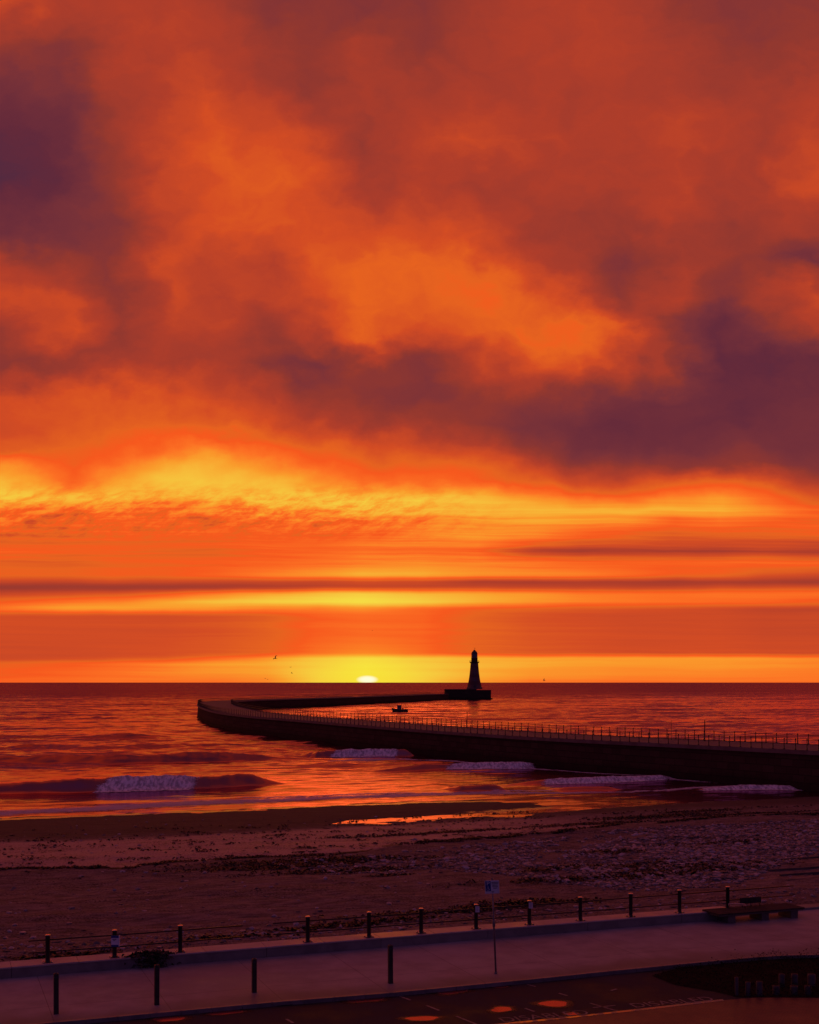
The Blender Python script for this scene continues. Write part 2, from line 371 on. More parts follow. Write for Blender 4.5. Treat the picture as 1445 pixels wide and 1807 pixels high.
def foam_build(q, b):
    v = wpos(q); n = q.noise(v, 2.6, 6, .65); vo = q.n('ShaderNodeTexVoronoi'); vo.inputs['Scale'].default_value = 5
    q.link(v, vo.inputs['Vector'])
    fl = q.noise(wpos(q, 2.2, .9, .9, -TH), 1.5, 5, .6)
    q.link(q.mix(q.ss(fl, .36, .62), (.40, .40, .44), (.88, .88, .92)), b.inputs['Base Color'])
    bump(q, b, q.m('ADD', q.m('MULTIPLY', n, .3), fl), .018)
_fb0 = foam_build
def foam_build(q, b):
    _fb0(q, b); a = q.n('ShaderNodeAttribute'); a.attribute_name = 'cover'; n = q.noise(wpos(q, 1, 1, 2.5), 2.2, 6, .7)
    q.link(q.ss(q.m('ADD', q.m('MULTIPLY', n, .7), q.m('MULTIPLY', a.outputs['Fac'], .8)), .50, .72), b.inputs['Alpha'])
M_foam = mat('white foam', (.8, .8, .8), .9, 0, 1.33, .2, foam_build)
FOAML = {'F': 'low ragged foam edge washing the pier foot at the right side of the picture',
         'A': 'long white crest curling on the dark swell at the left, nearest big breaker',
         'B': 'short white breaker close against the foot of the pier wall, farthest out',
         'C': 'white breaker behind a dark hump of water, between two others along the pier wall',
         'D': 'long white roller running in to the pier foot nearest the beach'}
for w in WL:
    nm_, ss_, tt_, h, wf, wb, fo = w
    if not fo: continue
    # span in s from the photo columns
    base = dict(zip('ABCD', WAVES))[nm_] if False else [x for x in WAVES if x[0] == nm_][0]
    pxs = [p[0] for p in base[1]]; pys = [p[1] for p in base[1]]
    se = []
    for px in fo: p = at(px, float(np.interp(px, pxs, pys)), 0); se.append(st(p.x, p.y)[0])
    nS, nQ = int((se[1]-se[0])/.14)+2, 34; tp = min(4.0, .22*(se[1]-se[0]))
    sv = np.linspace(se[0], se[1], nS); qv = np.linspace(-.5, wf+.9, nQ)
    SS, QQ = np.meshgrid(sv, qv, indexing='ij')
    tb = np.interp(SS, ss_, tt_)
    T_ = tb+QQ+.30*fbm(SS, QQ, 3.2, 3, 3)
    X_, Y_ = xy(SS, T_)
    base_h = sea_h(X_, Y_, np.full_like(X_, .32))
    e = smooth01(SS-(wf-QQ)*-.9, se[0]+1.0, se[0]+1.2+tp)*(1-smooth01(SS+(wf-QQ)*.5, se[1]-tp, se[1]))
    eq = smooth01(QQ, -.5, .25)*(1-smooth01(QQ, wf+.1, wf+.9))
    lump = (.05+.05*fbm(SS, T_, 2.4, 4, 4)+.03*np.abs(fbm(SS, T_, .5, 3, 1)))*min(h, 1)+.05*smooth01(QQ, wf-.5, wf+.1)*np.abs(fbm(SS, T_*0, .7, 4, 2))
    Z_ = base_h+lump*e*eq+.01
    o = npmesh('breaking_wave', np.stack([X_, Y_, Z_], -1).reshape(-1, 3), gridq(nS, nQ), M_foam, attrs={'cover': (e*eq).ravel()})
    tag(o, FOAML[nm_], 'wave', 'breaking waves along the shore')

# thin spent foam sliding up the shallows
def wash_build(q, b):
    v = wpos(q, 1, 1, 1, -TH)
    mp = q.n('ShaderNodeMapping'); mp.inputs['Scale'].default_value = (.7, 1.9, 1); q.link(v, mp.inputs[0])
    n = q.noise(mp.outputs[0], 1.3, 6, .7)
    a = q.n('ShaderNodeAttribute'); a.attribute_name = 'cover'
    al = q.ss(q.m('ADD', q.m('MULTIPLY', n, 1.1), q.m('MULTIPLY', a.outputs['Fac'], .52)), .72, 1.06)
    q.link(q.m('MULTIPLY', al, .8), b.inputs['Alpha'])
    bump(q, b, n, .1)
M_wash = mat('foam film', (.62, .6, .7), .8, 0, 1.33, .2, wash_build)
def wash(pts_px, wid, lab):
    P = [at(px, py, 0) for px, py in pts_px]; a = np.array([st(p.x, p.y) for p in P])
    n = int((a[-1, 0]-a[0, 0])/.3); sv = np.linspace(a[0, 0], a[-1, 0], n); tv = np.interp(sv, a[:, 0], a[:, 1])
    wv = np.interp(sv, a[:, 0], wid)
    qv = np.linspace(-.5, .5, 26); SS = np.repeat(sv[:, None], 26, 1); Q = qv[None, :]*wv[:, None]
    T_ = tv[:, None]+Q+.5*fbm(SS, Q, 7, 3, 2)
    X_, Y_ = xy(SS, T_); Z_ = sea_h(X_, Y_, np.full_like(X_, .32))+.035+.03*fbm(SS, T_, .9, 3, 1)
    cov = (1-np.abs(qv*2)**2)[None, :]*smooth01(SS, sv[0], sv[0]+3)*(1-smooth01(SS, sv[-1]-3, sv[-1]))
    o = npmesh('sea_foam', np.stack([X_, Y_, Z_], -1).reshape(-1, 3), gridq(n, 26), M_wash, attrs={'cover': cov.ravel()})
    tag(o, lab, 'foam', kind='stuff')
wash([(-60,1440),(0,1436),(300,1420),(560,1409),(840,1400),(1000,1399),(1150,1398)], [7,7,6.5,5.5,4.2,2.6,2.0], 'lilac band of spent foam sliding up the shallows beside the wet sand')
wash([(1090,1399),(1240,1391),(1300,1391),(1445,1389),(1560,1387)], [1.5,3.6,3.2,3.2,3], 'ragged white foam edge at the foot of the pier near the beach')
wash([(560,1345),(700,1340),(900,1352),(1130,1372),(1300,1384)], [4,6,6,5,4], 'thin churned foam trailing along the pier wall')
wash([(380,1410),(640,1402),(860,1397),(1000,1393)], [1.0,1.6,1.6,1.2], 'faint foam streaks on the bright shallows')

# ---------------------------------------------------------------- beach
def beach_z(X, Y, rough=True):
    s, t = st(X, Y)
    tup = np.interp(s, *TUP); tw = np.interp(s, *TWL)
    zl = .016*(tw-t)
    bar = .11*(1-smooth01(s, 47, 57.5))
    inner = np.clip((t-tup)/np.maximum(tw-tup, .5), 0, 1)
    zr = np.where(t < tup, .0195*(tup-t), bar*np.sin(PI*inner)-.09*np.exp(-((t-tup-1.4)/1.5)**2)*smooth01(s, 24, 36)-(.012+.010*(t-tup))*smooth01(s, 48, 58))
    zr = np.where(t > tw, np.minimum(zr, -.03*(t-tw)), zr)
    m_ = smooth01(s, 18, 34)
    z = zl*(1-m_)+zr*m_
    z = np.where(t > 118, np.minimum(z, -.05*(t-118)), z)
    if rough:
        dry = smooth01(tup-t, 6, 22)
        z = z+.014*fbm(s*.5, t, 2.2, 4, 0)*(1+2.2*dry)+.02*fbm(s*.6, t, 9, 2, 2)
        z = z+dry*.10*fbm(s, t, 14, 3, 3)
        z = z+.020*fbm(s*.45, t, 1.1, 3, 4)*np.exp(-((t-tup-1.2)/3.0)**2)
        z = z+.12*np.exp(-((tup-t-14-1.5*fbm(s, t*0, 25, 3, 1))/2.2)**2)      # storm line berm
    return np.minimum(z, 1.42)
sv = np.arange(-70, 135, .4); tv = np.concatenate([np.arange(44.5, 90, .34), np.arange(90, 126, .22)])
TT2, SS2 = np.meshgrid(tv, sv, indexing='ij'); BX, BY = xy(SS2, TT2); BZ = beach_z(BX, BY)
def atb(px, py):                                         # point on the beach seen at a photo pixel
    z = .6
    for _ in range(12):
        p = at(px, py, z); z = float(beach_z(np.array([p.x]), np.array([p.y]), False)[0])
    return at(px, py, z)
def sline(pts): return np.array([st(*atb(px, py)[:2]) for px, py in pts])
L1 = sline([(-80,1540),(0,1535),(140,1534),(230,1535),(300,1522),(420,1516),(640,1503),(700,1494),(820,1482),(1000,1468),(1130,1456),(1300,1443),(1500,1436)])   # weed line
L2 = sline([(-80,1486),(100,1484),(300,1476),(480,1468),(620,1459),(800,1450),(1000,1440),(1200,1430),(1500,1420)])
def near_line(L, s, t, wd): return np.exp(-((t-np.interp(s, L[:, 0], L[:, 1])-.5*fbm(s, t*0, 5, 3, 2))/wd)**2)
tup2 = np.interp(SS2, *TUP)
l1 = np.interp(SS2, L1[:, 0], L1[:, 1]); l2 = np.interp(SS2, L2[:, 0], L2[:, 1])
smoothsand = smooth01(TT2, l1-.3, l1+.5)*(1-smooth01(TT2, l2-1.5, l2+1.5))*(1-smooth01(SS2, 40, 58))
wet = smooth01(TT2, l2-1, l2+4)
weed = np.clip(near_line(L1, SS2, TT2, .38)*1.0*(.6+.7*fbm(SS2, TT2, 4, 3, 1))+near_line(L2, SS2, TT2, .4)*.35*(.0+1.2*fbm(SS2, TT2, 5, 3, 3)), 0, 1)
def blob(px, py, rx, ry):                                # weed patches on the shingle (metres)
    p = atb(px, py); s0, t0 = st(p.x, p.y)
    return np.exp(-((SS2-s0)/rx)**2-((TT2-t0)/ry)**2)
BL = [(1155,1441,6,1.2),(1040,1455,5,.9),(1235,1432,4,.7),(1260,1489,4,.8),(1180,1492,1.8,.6),(1075,1508,1.8,1.3),(1120,1527,4.5,.9),(1230,1532,5,1.2),(1180,1545,5,.7),
      (1010,1535,3.2,.7),(1060,1549,6,.7),(690,1545,1.2,.3),(1320,1437,7,.5),(900,1600,3.5,.7),(960,1592,3,.6),(840,1604,2.5,.6),(650,1625,3.2,.5),(560,1632,3,.4),(700,1612,2,.4),(390,1655,2.2,.4),
      (120,1683,2.2,.35),(760,1472,8,.7),(560,1520,7,1.4),(480,1530,5,1.0),(620,1535,5,.8)]
bl = sum(blob(*b) for b in BL)
weed = np.clip(weed+bl*(.55+.8*fbm(SS2, TT2, 2.2, 3, 4)), 0, 1)
shine = np.exp(-((TT2-np.interp(SS2, *TWL)+.5+.5*fbm(SS2, TT2*0, 4, 3, 2))/1.0)**2)*(1-smooth01(SS2, 52, 58))+np.exp(-((TT2-tup2-2.0)/2.6)**2)*smooth01(SS2, 26, 60)*(1-smooth01(SS2, 74, 90))
shine = np.clip(shine, 0, 1)
def beach_build(q, b):
    def A(n): a = q.n('ShaderNodeAttribute'); a.attribute_name = n; return a.outputs['Fac']
    v = wpos(q, 1, 1, 1, -TH)
    mp = q.n('ShaderNodeMapping'); mp.inputs['Scale'].default_value = (.45, 1.2, 1); q.link(v, mp.inputs[0])
    n = q.noise(mp.outputs[0], 2.0, 8, .65); n2 = q.noise(mp.outputs[0], .35, 5, .55); n3 = q.noise(v, 9, 4, .6)
    c = q.mix(q.ss(n, .32, .68), (.10, .08, .074), (.25, .20, .18))
    c = q.mix(q.m('MULTIPLY', A('flat_sand'), .85), c, (.46, .33, .29))
    c = q.mix(q.m('MULTIPLY', A('wet'), .85), c, (.055, .043, .040))
    c = q.mix(q.ss(q.m('ADD', n3, q.m('MULTIPLY', n2, .4)), .72, .82), c, (.04, .035, .03))
    c = q.mix(q.ss(q.m('ADD', A('weed'), q.m('MULTIPLY', q.m('SUBTRACT', n, .5), .9)), .35, .6), c, (.018, .014, .010))
    q.link(c, b.inputs['Base Color'])
    r = q.m('SUBTRACT', .85, q.m('ADD', q.m('MULTIPLY', A('wet'), .08), q.m('MULTIPLY', A('flat_sand'), .25)))
    q.link(r, b.inputs['Roughness'])
    wtr = q.ss(q.m('ADD', A('shine'), q.m('MULTIPLY', q.m('SUBTRACT', n, .5), 1.2)), .40, .62)
    q.link(q.m('SUBTRACT', r, q.m('MULTIPLY', wtr, .55)), b.inputs['Roughness'])
    q.link(q.m('ADD', .22, q.m('MULTIPLY', wtr, .78)), b.inputs['Specular IOR Level'])
    bp = bump(q, b, q.m('ADD', n, q.m('MULTIPLY', n3, .25)), .05); q.link(q.m('SUBTRACT', 1.0, q.m('MULTIPLY', wtr, .8)), bp.inputs['Strength'])
M_beach = mat('beach sand', (.2,.15,.12), .8, 0, 1.4, .22, beach_build)
beach = npmesh('beach', np.stack([BX, BY, BZ], -1).reshape(-1, 3), gridq(*BX.shape), M_beach,
               attrs={'flat_sand': smoothsand.ravel(), 'wet': wet.ravel(), 'weed': weed.ravel(), 'shine': shine.ravel()})
tag(beach, 'dark wet sand and shingle beach below the promenade', 'beach', kind='structure')

# stones --------------------------------------------------------
bm = bmesh.new(); bmesh.ops.create_icosphere(bm, subdivisions=1, radius=1); bm.verts.index_update()
IV = np.array([v.co[:] for v in bm.verts]); IF = np.array([[v.index for v in f.verts] for f in bm.faces]); bm.free()
def stones(name, n, pick, smin, smax, m, lab):
    P = []; 
    while len(P) < n:
        px, py, keep = pick()
        if not keep: continue
        p = atb(px, py); P.append((p.x, p.y))
    P = np.array(P); sz = smin*(smax/smin)**(rng.random(n)**2.0)
    z = beach_z(P[:, 0], P[:, 1])
    V = IV[None]*(1+.22*rng.normal(size=(n, 12, 1)))*np.stack([sz*rng.uniform(.8, 1.6, n), sz*rng.uniform(.7, 1.2, n), sz*rng.uniform(.35, .7, n)], -1)[:, None, :]
    a = rng.uniform(0, 6.28, n); ca, sa = np.cos(a)[:, None], np.sin(a)[:, None]
    V = np.stack([V[..., 0]*ca-V[..., 1]*sa, V[..., 0]*sa+V[..., 1]*ca, V[..., 2]], -1)
    V += np.stack([P[:, 0], P[:, 1], z+sz*.12], -1)[:, None, :]
    Fc = (IF[None]+(np.arange(n)*12)[:, None, None]).reshape(-1, 3)
    tone = np.repeat(rng.random(n), 12)
    o = npmesh(name, V.reshape(-1, 3), Fc, m, smooth=False, attrs={'tone': tone}); tag(o, lab, name, kind='stuff')
def stone_build(q, b):
    a = q.n('ShaderNodeAttribute'); a.attribute_name = 'tone'
    n = q.noise(wpos(q), 8, 4, .6)
    q.link(q.ramp(q.m('ADD', q.m('MULTIPLY', a.outputs['Fac'], .8), q.m('MULTIPLY', n, .2)), [(0, (.05,.045,.045)), (.45, (.15,.135,.135)), (.8, (.36,.33,.35)), (1, (.58,.54,.57))]), b.inputs['Base Color'])
M_stone = mat('beach stone', (.3,.3,.3), .6, 0, 1.5, .5, stone_build)
def clust(x, y): return fbm(np.float64(x*.004), np.float64(y*.02), .45, 3, 1)
def pick_shingle():
    px = random.uniform(480, 1500); py = random.uniform(1432, 1600)
    lo = np.interp(px, [480,700,850,1000,1200,1445,1500], [1520,1505,1490,1474,1458,1446,1442]); hi = np.interp(px, [480,600,850,1000,1200,1300,1400,1500], [1535,1545,1540,1560,1575,1560,1520,1500])
    if not lo < py < hi: return 0, 0, False
    if px > 1150 and py < 1495 and random.random() < .5: return px, py, True
    c = clust(px, py); d = .45+.6*c
    if px > 1130 and 1485 < py < 1560 and px < 1400: d += .45
    if 1440 < py < 1490 and px > 1150: d += .3
    if px < 720: d *= .5
    return px, py, random.random() < d
stones('shingle', 20000, pick_shingle, .04, .22, M_stone, 'pale grey shingle bank with scattered cobbles on the upper beach')
def pick_sparse():
    px = random.uniform(-60, 1500); py = random.uniform(1440, 1690)
    w_ = np.interp(px, [0, 1284, 1445], [1697, 1603, 1592])
    if py > w_-4: return 0, 0, False
    d = .05+.5*math.exp(-((py-w_+16)/14)**2)
    return px, py, random.random() < d
stones('pebbles', 2600, pick_sparse, .03, .17, M_stone, 'loose pebbles and small rocks strewn over the sand and at the wall foot')

# seaweed strands ----------------------------------------------
def weed_mesh():
    P = []
    Lw = [(L1, 2600, .22), (L2, 260, .3)]
    for L, n, wd in Lw:
        s_ = rng.uniform(L[0, 0], L[-1, 0], n*2); f_ = fbm(s_, s_*0, 6, 3, 2); s_ = s_[f_+rng.normal(0, .3, len(s_)) > -.15][:n]
        t_ = np.interp(s_, L[:, 0], L[:, 1])+.5*fbm(s_, s_*0, 5, 3, 2)+rng.normal(0, wd, len(s_)); P.append(np.stack([s_, t_], -1))
    for px, py, rx, ry in BL:
        p = atb(px, py); a, b_ = st(p.x, p.y); n = int(90*rx*ry)+20
        P.append(np.stack([a+rng.normal(0, rx*.6, n), b_+rng.normal(0, ry*.6, n)], -1))
    for k in range(260):                                  # small dark tufts over the flat sand
        px = random.uniform(0, 960); l = np.interp(px, [0, 960], [1482, 1445]); h = np.interp(px, [0, 230, 640, 960], [1534, 1532, 1500, 1472])
        py = random.uniform(l-14, h); p = atb(px, py); a, b_ = st(p.x, p.y); n = random.choice((1, 2, 2, 4, 9))
        P.append(np.stack([a+rng.normal(0, .45, n), b_+rng.normal(0, .16, n)], -1))
    P = np.concatenate(P); n = len(P); X, Y = xy(P[:, 0], P[:, 1]); Z = beach_z(X, Y)
    ln = rng.uniform(.15, .55, n); a = rng.uniform(0, 6.28, n); hgt = rng.uniform(.02, .13, n); wd = rng.uniform(.02, .07, n)
    V = []
    for j, (f, hz) in enumerate(((-.5, 0), (-.18, .8), (.2, 1), (.5, .1))):
        cx = X+np.cos(a+.5*j)*ln*f; cy = Y+np.sin(a+.5*j)*ln*f; cz = Z+hgt*hz+.005
        ox, oy = -np.sin(a)*wd, np.cos(a)*wd
        V += [np.stack([cx-ox, cy-oy, cz], -1), np.stack([cx+ox, cy+oy, cz+.02], -1)]
    V = np.stack(V, 1); q = np.array([[0,1,3,2],[2,3,5,4],[4,5,7,6]])
    Fc = (q[None]+(np.arange(n)*8)[:, None, None]).reshape(-1, 4)
    return V.reshape(-1, 3), Fc
M_weed = rough_mat('seaweed', (.012,.010,.008), (.035,.024,.016), .5, 5, .01)
V_, F_ = weed_mesh()
tag(npmesh('seaweed', V_, F_, M_weed, smooth=False), 'dark seaweed washed up in lines and patches on the beach', 'seaweed', kind='stuff')

# ---------------------------------------------------------------- promenade, road
TW = math.radians(21.2); CW, SW = math.cos(TW), math.sin(TW)
P0 = Vector((.46, 49.5))                                 # a point on the fence line
def wl(s, t, z=0): return Vector((P0.x+s*CW-t*SW, P0.y+s*SW+t*CW, z))   # along wall, seaward, up
def s_at(px, t=0):                                       # wall coordinate seen at photo column px
    k = (px-HX)/F; a = P0.x-t*SW-k*(P0.y+t*CW); return a/(k*SW-CW)
ZP, ZR, ZT = 1.60, 1.47, 2.0
def slab_build(q, b):
    v = wpos(q, 1, 1, 1, -TW)
    n = q.noise(v, 1.1, 7, .6); n2 = q.noise(v, .18, 4, .5); n3 = q.noise(v, 30, 3, .5)
    br = q.n('ShaderNodeTexBrick'); q.link(v, br.inputs['Vector']); br.offset = 0
    br.inputs['Color1'].default_value = (1,1,1,1); br.inputs['Color2'].default_value = (.96,.96,.96,1); br.inputs['Mortar'].default_value = (.45,.45,.45,1)
    br.inputs['Scale'].default_value = 1; br.inputs['Mortar Size'].default_value = .014; br.inputs['Brick Width'].default_value = 3.6; br.inputs['Row Height'].default_value = 5.9
    br.inputs['Mortar Smooth'].default_value = .4
    sx = q.n('ShaderNodeSeparateXYZ'); q.link(v, sx.inputs[0])
    c = q.mix(q.ss(q.m('ADD', q.m('MULTIPLY', n, .5), q.m('MULTIPLY', n2, .5)), .36, .66), (.235, .225, .235), (.36, .34, .355))
    c = q.mix(1.0, c, br.outputs['Color'], blend='MULTIPLY')
    edge = q.m('SUBTRACT', 1.0, q.ss(q.m('ADD', sx.outputs[1], q.m('MULTIPLY', n2, 1.4)), 40.1, 41.7))
    c = q.mix(q.m('MULTIPLY', edge, .55), c, (.07, .065, .04))
    q.link(c, b.inputs['Base Color'])
    q.link(q.m('ADD', .42, q.m('MULTIPLY', n2, .35)), b.inputs['Roughness'])
    bump(q, b, q.m('ADD', n, q.m('MULTIPLY', n3, .1)), .012)
M_slab = mat('promenade concrete', (.2,.2,.2), .6, 0, 1.4, .35, slab_build)
def asph_build(q, b):
    v = wpos(q); n = q.noise(v, 55, 3, .6); n2 = q.noise(v, .5, 6, .6); n3 = q.noise(v, .12, 3, .5)
    q.link(q.mix(q.ss(q.m('ADD', q.m('MULTIPLY', n, .4), q.m('MULTIPLY', n2, .6)), .38, .66), (.025,.024,.026), (.06,.055,.058)), b.inputs['Base Color'])
    q.link(q.m('ADD', .60, q.m('MULTIPLY', q.ss(n2, .35, .65), .3)), b.inputs['Roughness'])
    bump(q, b, n, .012)
M_asph = mat('damp asphalt', (.05,.05,.05), .6, 0, 1.4, .16, asph_build)
KERB = [(-60,16.3),(-26,32.0),(-10.9,37.9),(-4.46,40.3),(-.45,41.6),(4.7,43.6),(7.2,44.66),(11.4,46.3),(13.2,46.95),(14.4,47.25),(15.8,47.35),(19,47.3),(30,46.6),(60,45)]
road = mesh('road', [(-90,-25,ZR),(90,-25,ZR),(90,50,ZR),(20,52,ZR),(-90,12,ZR),(-90,10,ZR)], [(0,1,2,3,4,5)], M_asph)
tag(road, 'dark damp asphalt car park beside the promenade', 'road', kind='structure')
# promenade slab from kerb back to the wall (and out over the beach edge past the wall's end)
V = []; Fc = []; back = []
for i, (x, y) in enumerate(KERB):
    # corresponding point on the wall line
    s_ = (x-P0.x)*CW+(y-P0.y)*SW; s_ = max(min(s_, 70), -80)
    tb = .35 if s_ < s_at(1292)-1 else .35
    b_ = wl(s_, tb, ZP); V += [(x, y+.16, ZP), tuple(b_)]
for i in range(len(KERB)-1): Fc.append((2*i, 2*i+2, 2*i+3, 2*i+1))
n0 = len(V)
for i in range(len(KERB)):                               # front riser under the kerb
    V.append((V[2*i][0], V[2*i][1], ZR-.3))
for i in range(len(KERB)-1): Fc.append((n0+i, n0+i+1, 2*i+2, 2*i))
prom = mesh('promenade', V, Fc, M_slab); tag(prom, 'broad dull concrete promenade between kerb and low wall', 'pavement', kind='structure')
M_kerb = rough_mat('kerb stone', (.11,.10,.10), (.19,.17,.17), .45, 2.5, .006)
kb = MB()
for i in range(len(KERB)-1):
    a, b_ = Vector((*KERB[i], 0)), Vector((*KERB[i+1], 0)); L = (b_-a).length; n = max(1, int(L/.95)); d = (b_-a)/n; r = math.atan2(d.y, d.x)
    for k in range(n):
        p = a+d*k; kb.box(.004, d.length-.004, 0, .15, ZR-.2, ZP+.006, r, (p.x, p.y, 0), .012)
kerb = kb.build('kerb', M_kerb); tag(kerb, 'pale kerb stones edging the promenade', 'kerb', kind='structure')

# low wall
sE = s_at(1290); sS = -34
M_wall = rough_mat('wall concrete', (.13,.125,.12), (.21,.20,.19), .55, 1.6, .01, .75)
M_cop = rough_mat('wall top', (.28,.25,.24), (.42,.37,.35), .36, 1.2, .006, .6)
wb_ = MB(); s_ = sS
while s_ < sE:
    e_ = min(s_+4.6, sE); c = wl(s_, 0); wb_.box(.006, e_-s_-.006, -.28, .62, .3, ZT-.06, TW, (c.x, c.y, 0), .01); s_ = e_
wall = wb_.build('wall', M_wall)
tag(wall, 'low grey concrete sea wall carrying the black post fence', 'wall')
cb = MB(); s_ = sS
while s_ < sE:
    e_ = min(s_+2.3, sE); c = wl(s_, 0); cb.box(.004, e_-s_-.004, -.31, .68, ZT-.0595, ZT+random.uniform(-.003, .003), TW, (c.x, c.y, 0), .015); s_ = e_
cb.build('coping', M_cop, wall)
# ledge past the wall's end
lb = MB(); c = wl(sE+.01, 0); lb.box(0, 40, .30, 1.1, .3, ZP+.10, TW, (c.x, c.y, 0), .02)
tag(lb.build('ledge', M_wall), 'low concrete edging past the end of the sea wall behind the bench', 'ledge')

# fences ---------------------------------------------------------
M_black = rough_mat('black paint', (.006,.006,.007), (.012,.011,.011), .32, 8, .001)
M_cap = mat('cap metal', (.85,.6,.45), .22, 1.0)
PH = .97
def fence_post(parent, s_, collar=False):
    b = MB(); b.lathe([(.095,0),(.095,.02),(.083,.06),(.08,.10),(.08,PH-.05),(.09,PH-.04),(.09,PH-.012),(.078,PH)], 20)
    p = wl(s_, 0, ZT); o = b.build('post', M_black, parent, True, loc=p)
    for po in o.data.polygons: po.use_smooth = len(po.vertices) == 4
    c = MB(); c.lathe([(.090,0),(.094,.006),(.088,.018),(.06,.026),(.03,.030),(.006,.031)], 20, (0,0,PH)); c.build('cap', M_cap, o, True)
    pl = MB(); pl.box(-.17,.17,-.13,.13,.0,.018,TW,(0,0,0),.004)
    for sx in (-.135, .135):
        for sy in (-.095, .095):
            x, y = sx*CW-sy*SW, sx*SW+sy*CW; k = MB(); k.lathe([(.034,.018),(.034,.040),(.024,.052),(.006,.056)], 10, (x, y, 0)); k.build('bolt', M_cap, o, True)
    pl.build('base_plate', M_black, o)
    return o
def fence(pxs, sa, sb, lab):
    c0 = wl((sa+sb)/2, 0, ZT); root = empty('fence', (0,0,0), lab, 'fence', 'fence sections on the low sea wall')
    for px in pxs: fence_post(root, s_at(px))
    for hh in (.81, .385):
        b = MB(); b.tube([wl(sa, .0, ZT+hh), wl((sa+sb)/2, 0, ZT+hh-.012), wl(sb, 0, ZT+hh)], .028, 10); b.build('rail', M_black, root, True)
    return root
fence([84, 202, 318], s_at(50), s_at(428), 'three black round posts with two rails, set apart beyond a gap at the far left')
fence([543, 651, 743, 840, 934, 1024, 1113, 1199, 1284], s_at(482), s_at(1400), 'nine black round posts with two rails running from the gap to the bench')
# notices fixed to posts
M_white = rough_mat('white board', (.55,.55,.62), (.72,.72,.78), .45, 4, .001)
M_blue = mat('sign blue', (.012,.03,.22), .4)
M_ink = mat('dark lettering', (.03,.03,.05), .5)
M_steel = rough_mat('galvanised steel', (.10,.10,.11), (.20,.19,.20), .42, 6, .002, metal=.3)
def on_post(px, t=-.1, z=0): return wl(s_at(px), t, z)
def notice(px, w, h, zc, lab, blue=False):
    root = empty('notice', on_post(px, -.1, ZT), lab, 'notice', None, 0)
    b = MB(); b.box(-w/2, w/2, -.012, .008, zc-h/2, zc+h/2, 0, (0,0,0), .004); b.build('board', M_white, root)
    if blue:
        for z0, z1 in ((zc+h*.30, zc+h*.5), (zc-h*.5, zc-h*.33)):
            k = MB(); k.box(-w/2, w/2, -.016, -.0125, z0, z1); k.build('blue_band', M_blue, root)
        k = MB()
        for j, (z, w_) in enumerate(((.14,.5),(.02,.28))): k.box(-w*w_/2-.02, w*w_/2-.02, -.015, -.0125, zc+h*z, zc+h*z+.022)
        k.build('print', M_ink, root)
        f = MB(); f.box(w/2, w/2+.03, -.012, .10, zc-h/2, zc+h/2, 0, (0,0,0), .004); f.build('side_panel', M_white, root)
    else:
        k = MB()
        for j in range(5): k.box(-w*.32, w*(.32-.12*(j % 2)), -.015, -.0125, zc+h*.34-j*h*.15, zc+h*.34-j*h*.15+.010)
        k.build('print', M_ink, root)
notice(202, .27, .40, .60, 'blue and white notice wrapped round the middle post of the left fence section', True)
notice(840.5, .165, .24, .80, 'small white notice on the fence post just left of the parking sign')
notice(934.5, .165, .24, .80, 'small white notice on the fence post just right of the parking sign')

# dark ragged clump of thin strips on the wall
hb = MB(); p0 = wl(s_at(268, -.3), -.3, ZT)
for k in range(900):
    a = random.uniform(0, 6.28); s_ = random.gauss(0, .34); t_ = -.20+random.gauss(0, .16); z = ZT+random.uniform(-.05, .12)*max(0, 1-abs(s_)/1.0)
    if t_ < -.32: z = random.uniform(ZP+.02, ZT+.10)
    q = wl(s_at(268, -.3)+s_, t_, z); l = random.uniform(.06, .2)
    d = Vector((math.cos(a)*l, math.sin(a)*l*.5, random.uniform(-.1, .08))); u = Vector((-math.sin(a)*.03, math.cos(a)*.03, .025))
    m_ = q+d*.5+Vector((0,0,.03)); hb.add([q-u, q+u, m_+u, m_-u, q+d+u*.3, q+d-u*.3], [(0,1,2,3),(3,2,4,5)])
sk = MB()
for k, (ds, hh) in enumerate(((.42,.30),)):
    sk.tube([wl(s_at(268,-.3)+ds, -.25, ZT), wl(s_at(268,-.3)+ds+.03, -.22, ZT+hh*.6), wl(s_at(268,-.3)+ds-.05, -.2, ZT+hh)], .018, 6, .006)
wh = hb.build('dark_clump', M_weed); sk.build('spike', M_weed, wh)
tag(wh, 'black ragged clump hanging over the low wall beside the second bollard', 'weed heap')

# bollards -------------------------------------------------------
M_timber = rough_mat('dark timber', (.014,.011,.011), (.035,.027,.026), .6, 5, .004)
def bollard_mesh(h, w):
    b = MB(); b.box(-w/2, w/2, -w/2, w/2, -.1, h-.035, 0, (0,0,0), .012)
    b.add([(-w/2+.012,-w/2+.012,h-.036),(w/2-.012,-w/2+.012,h-.036),(w/2-.012,w/2-.012,h-.036),(-w/2+.012,w/2-.012,h-.036),(0,0,h)], [(0,1,4),(1,2,4),(2,3,4),(3,0,4)])
    return b
BO = [(99,1789,1.30,'square timber bollard on the promenade, leftmost of the four'),
      (276.5,1773,1.32,'square timber bollard below the dark clump on the wall'),
      (448.5,1751,1.16,'square timber bollard below the gap between the two fences'),
      (689,1735,1.35,'square timber bollard standing alone, nearest the parking sign')]
for px, py, h, lab in BO:
    p = at(px, py, ZP); o = bollard_mesh(h, .15).build('bollard', M_timber, None, False, loc=p); o.rotation_euler = (random.uniform(-.01,.01), random.uniform(-.01,.01), TW)
    tag(o, lab, 'bollard', 'timber bollards along the kerb')
    c = MB(); c.box(-.079,.079,-.079,.079,h-.16,h-.12,0,(0,0,0),.002); c.build('reflector_band', M_ink, o)

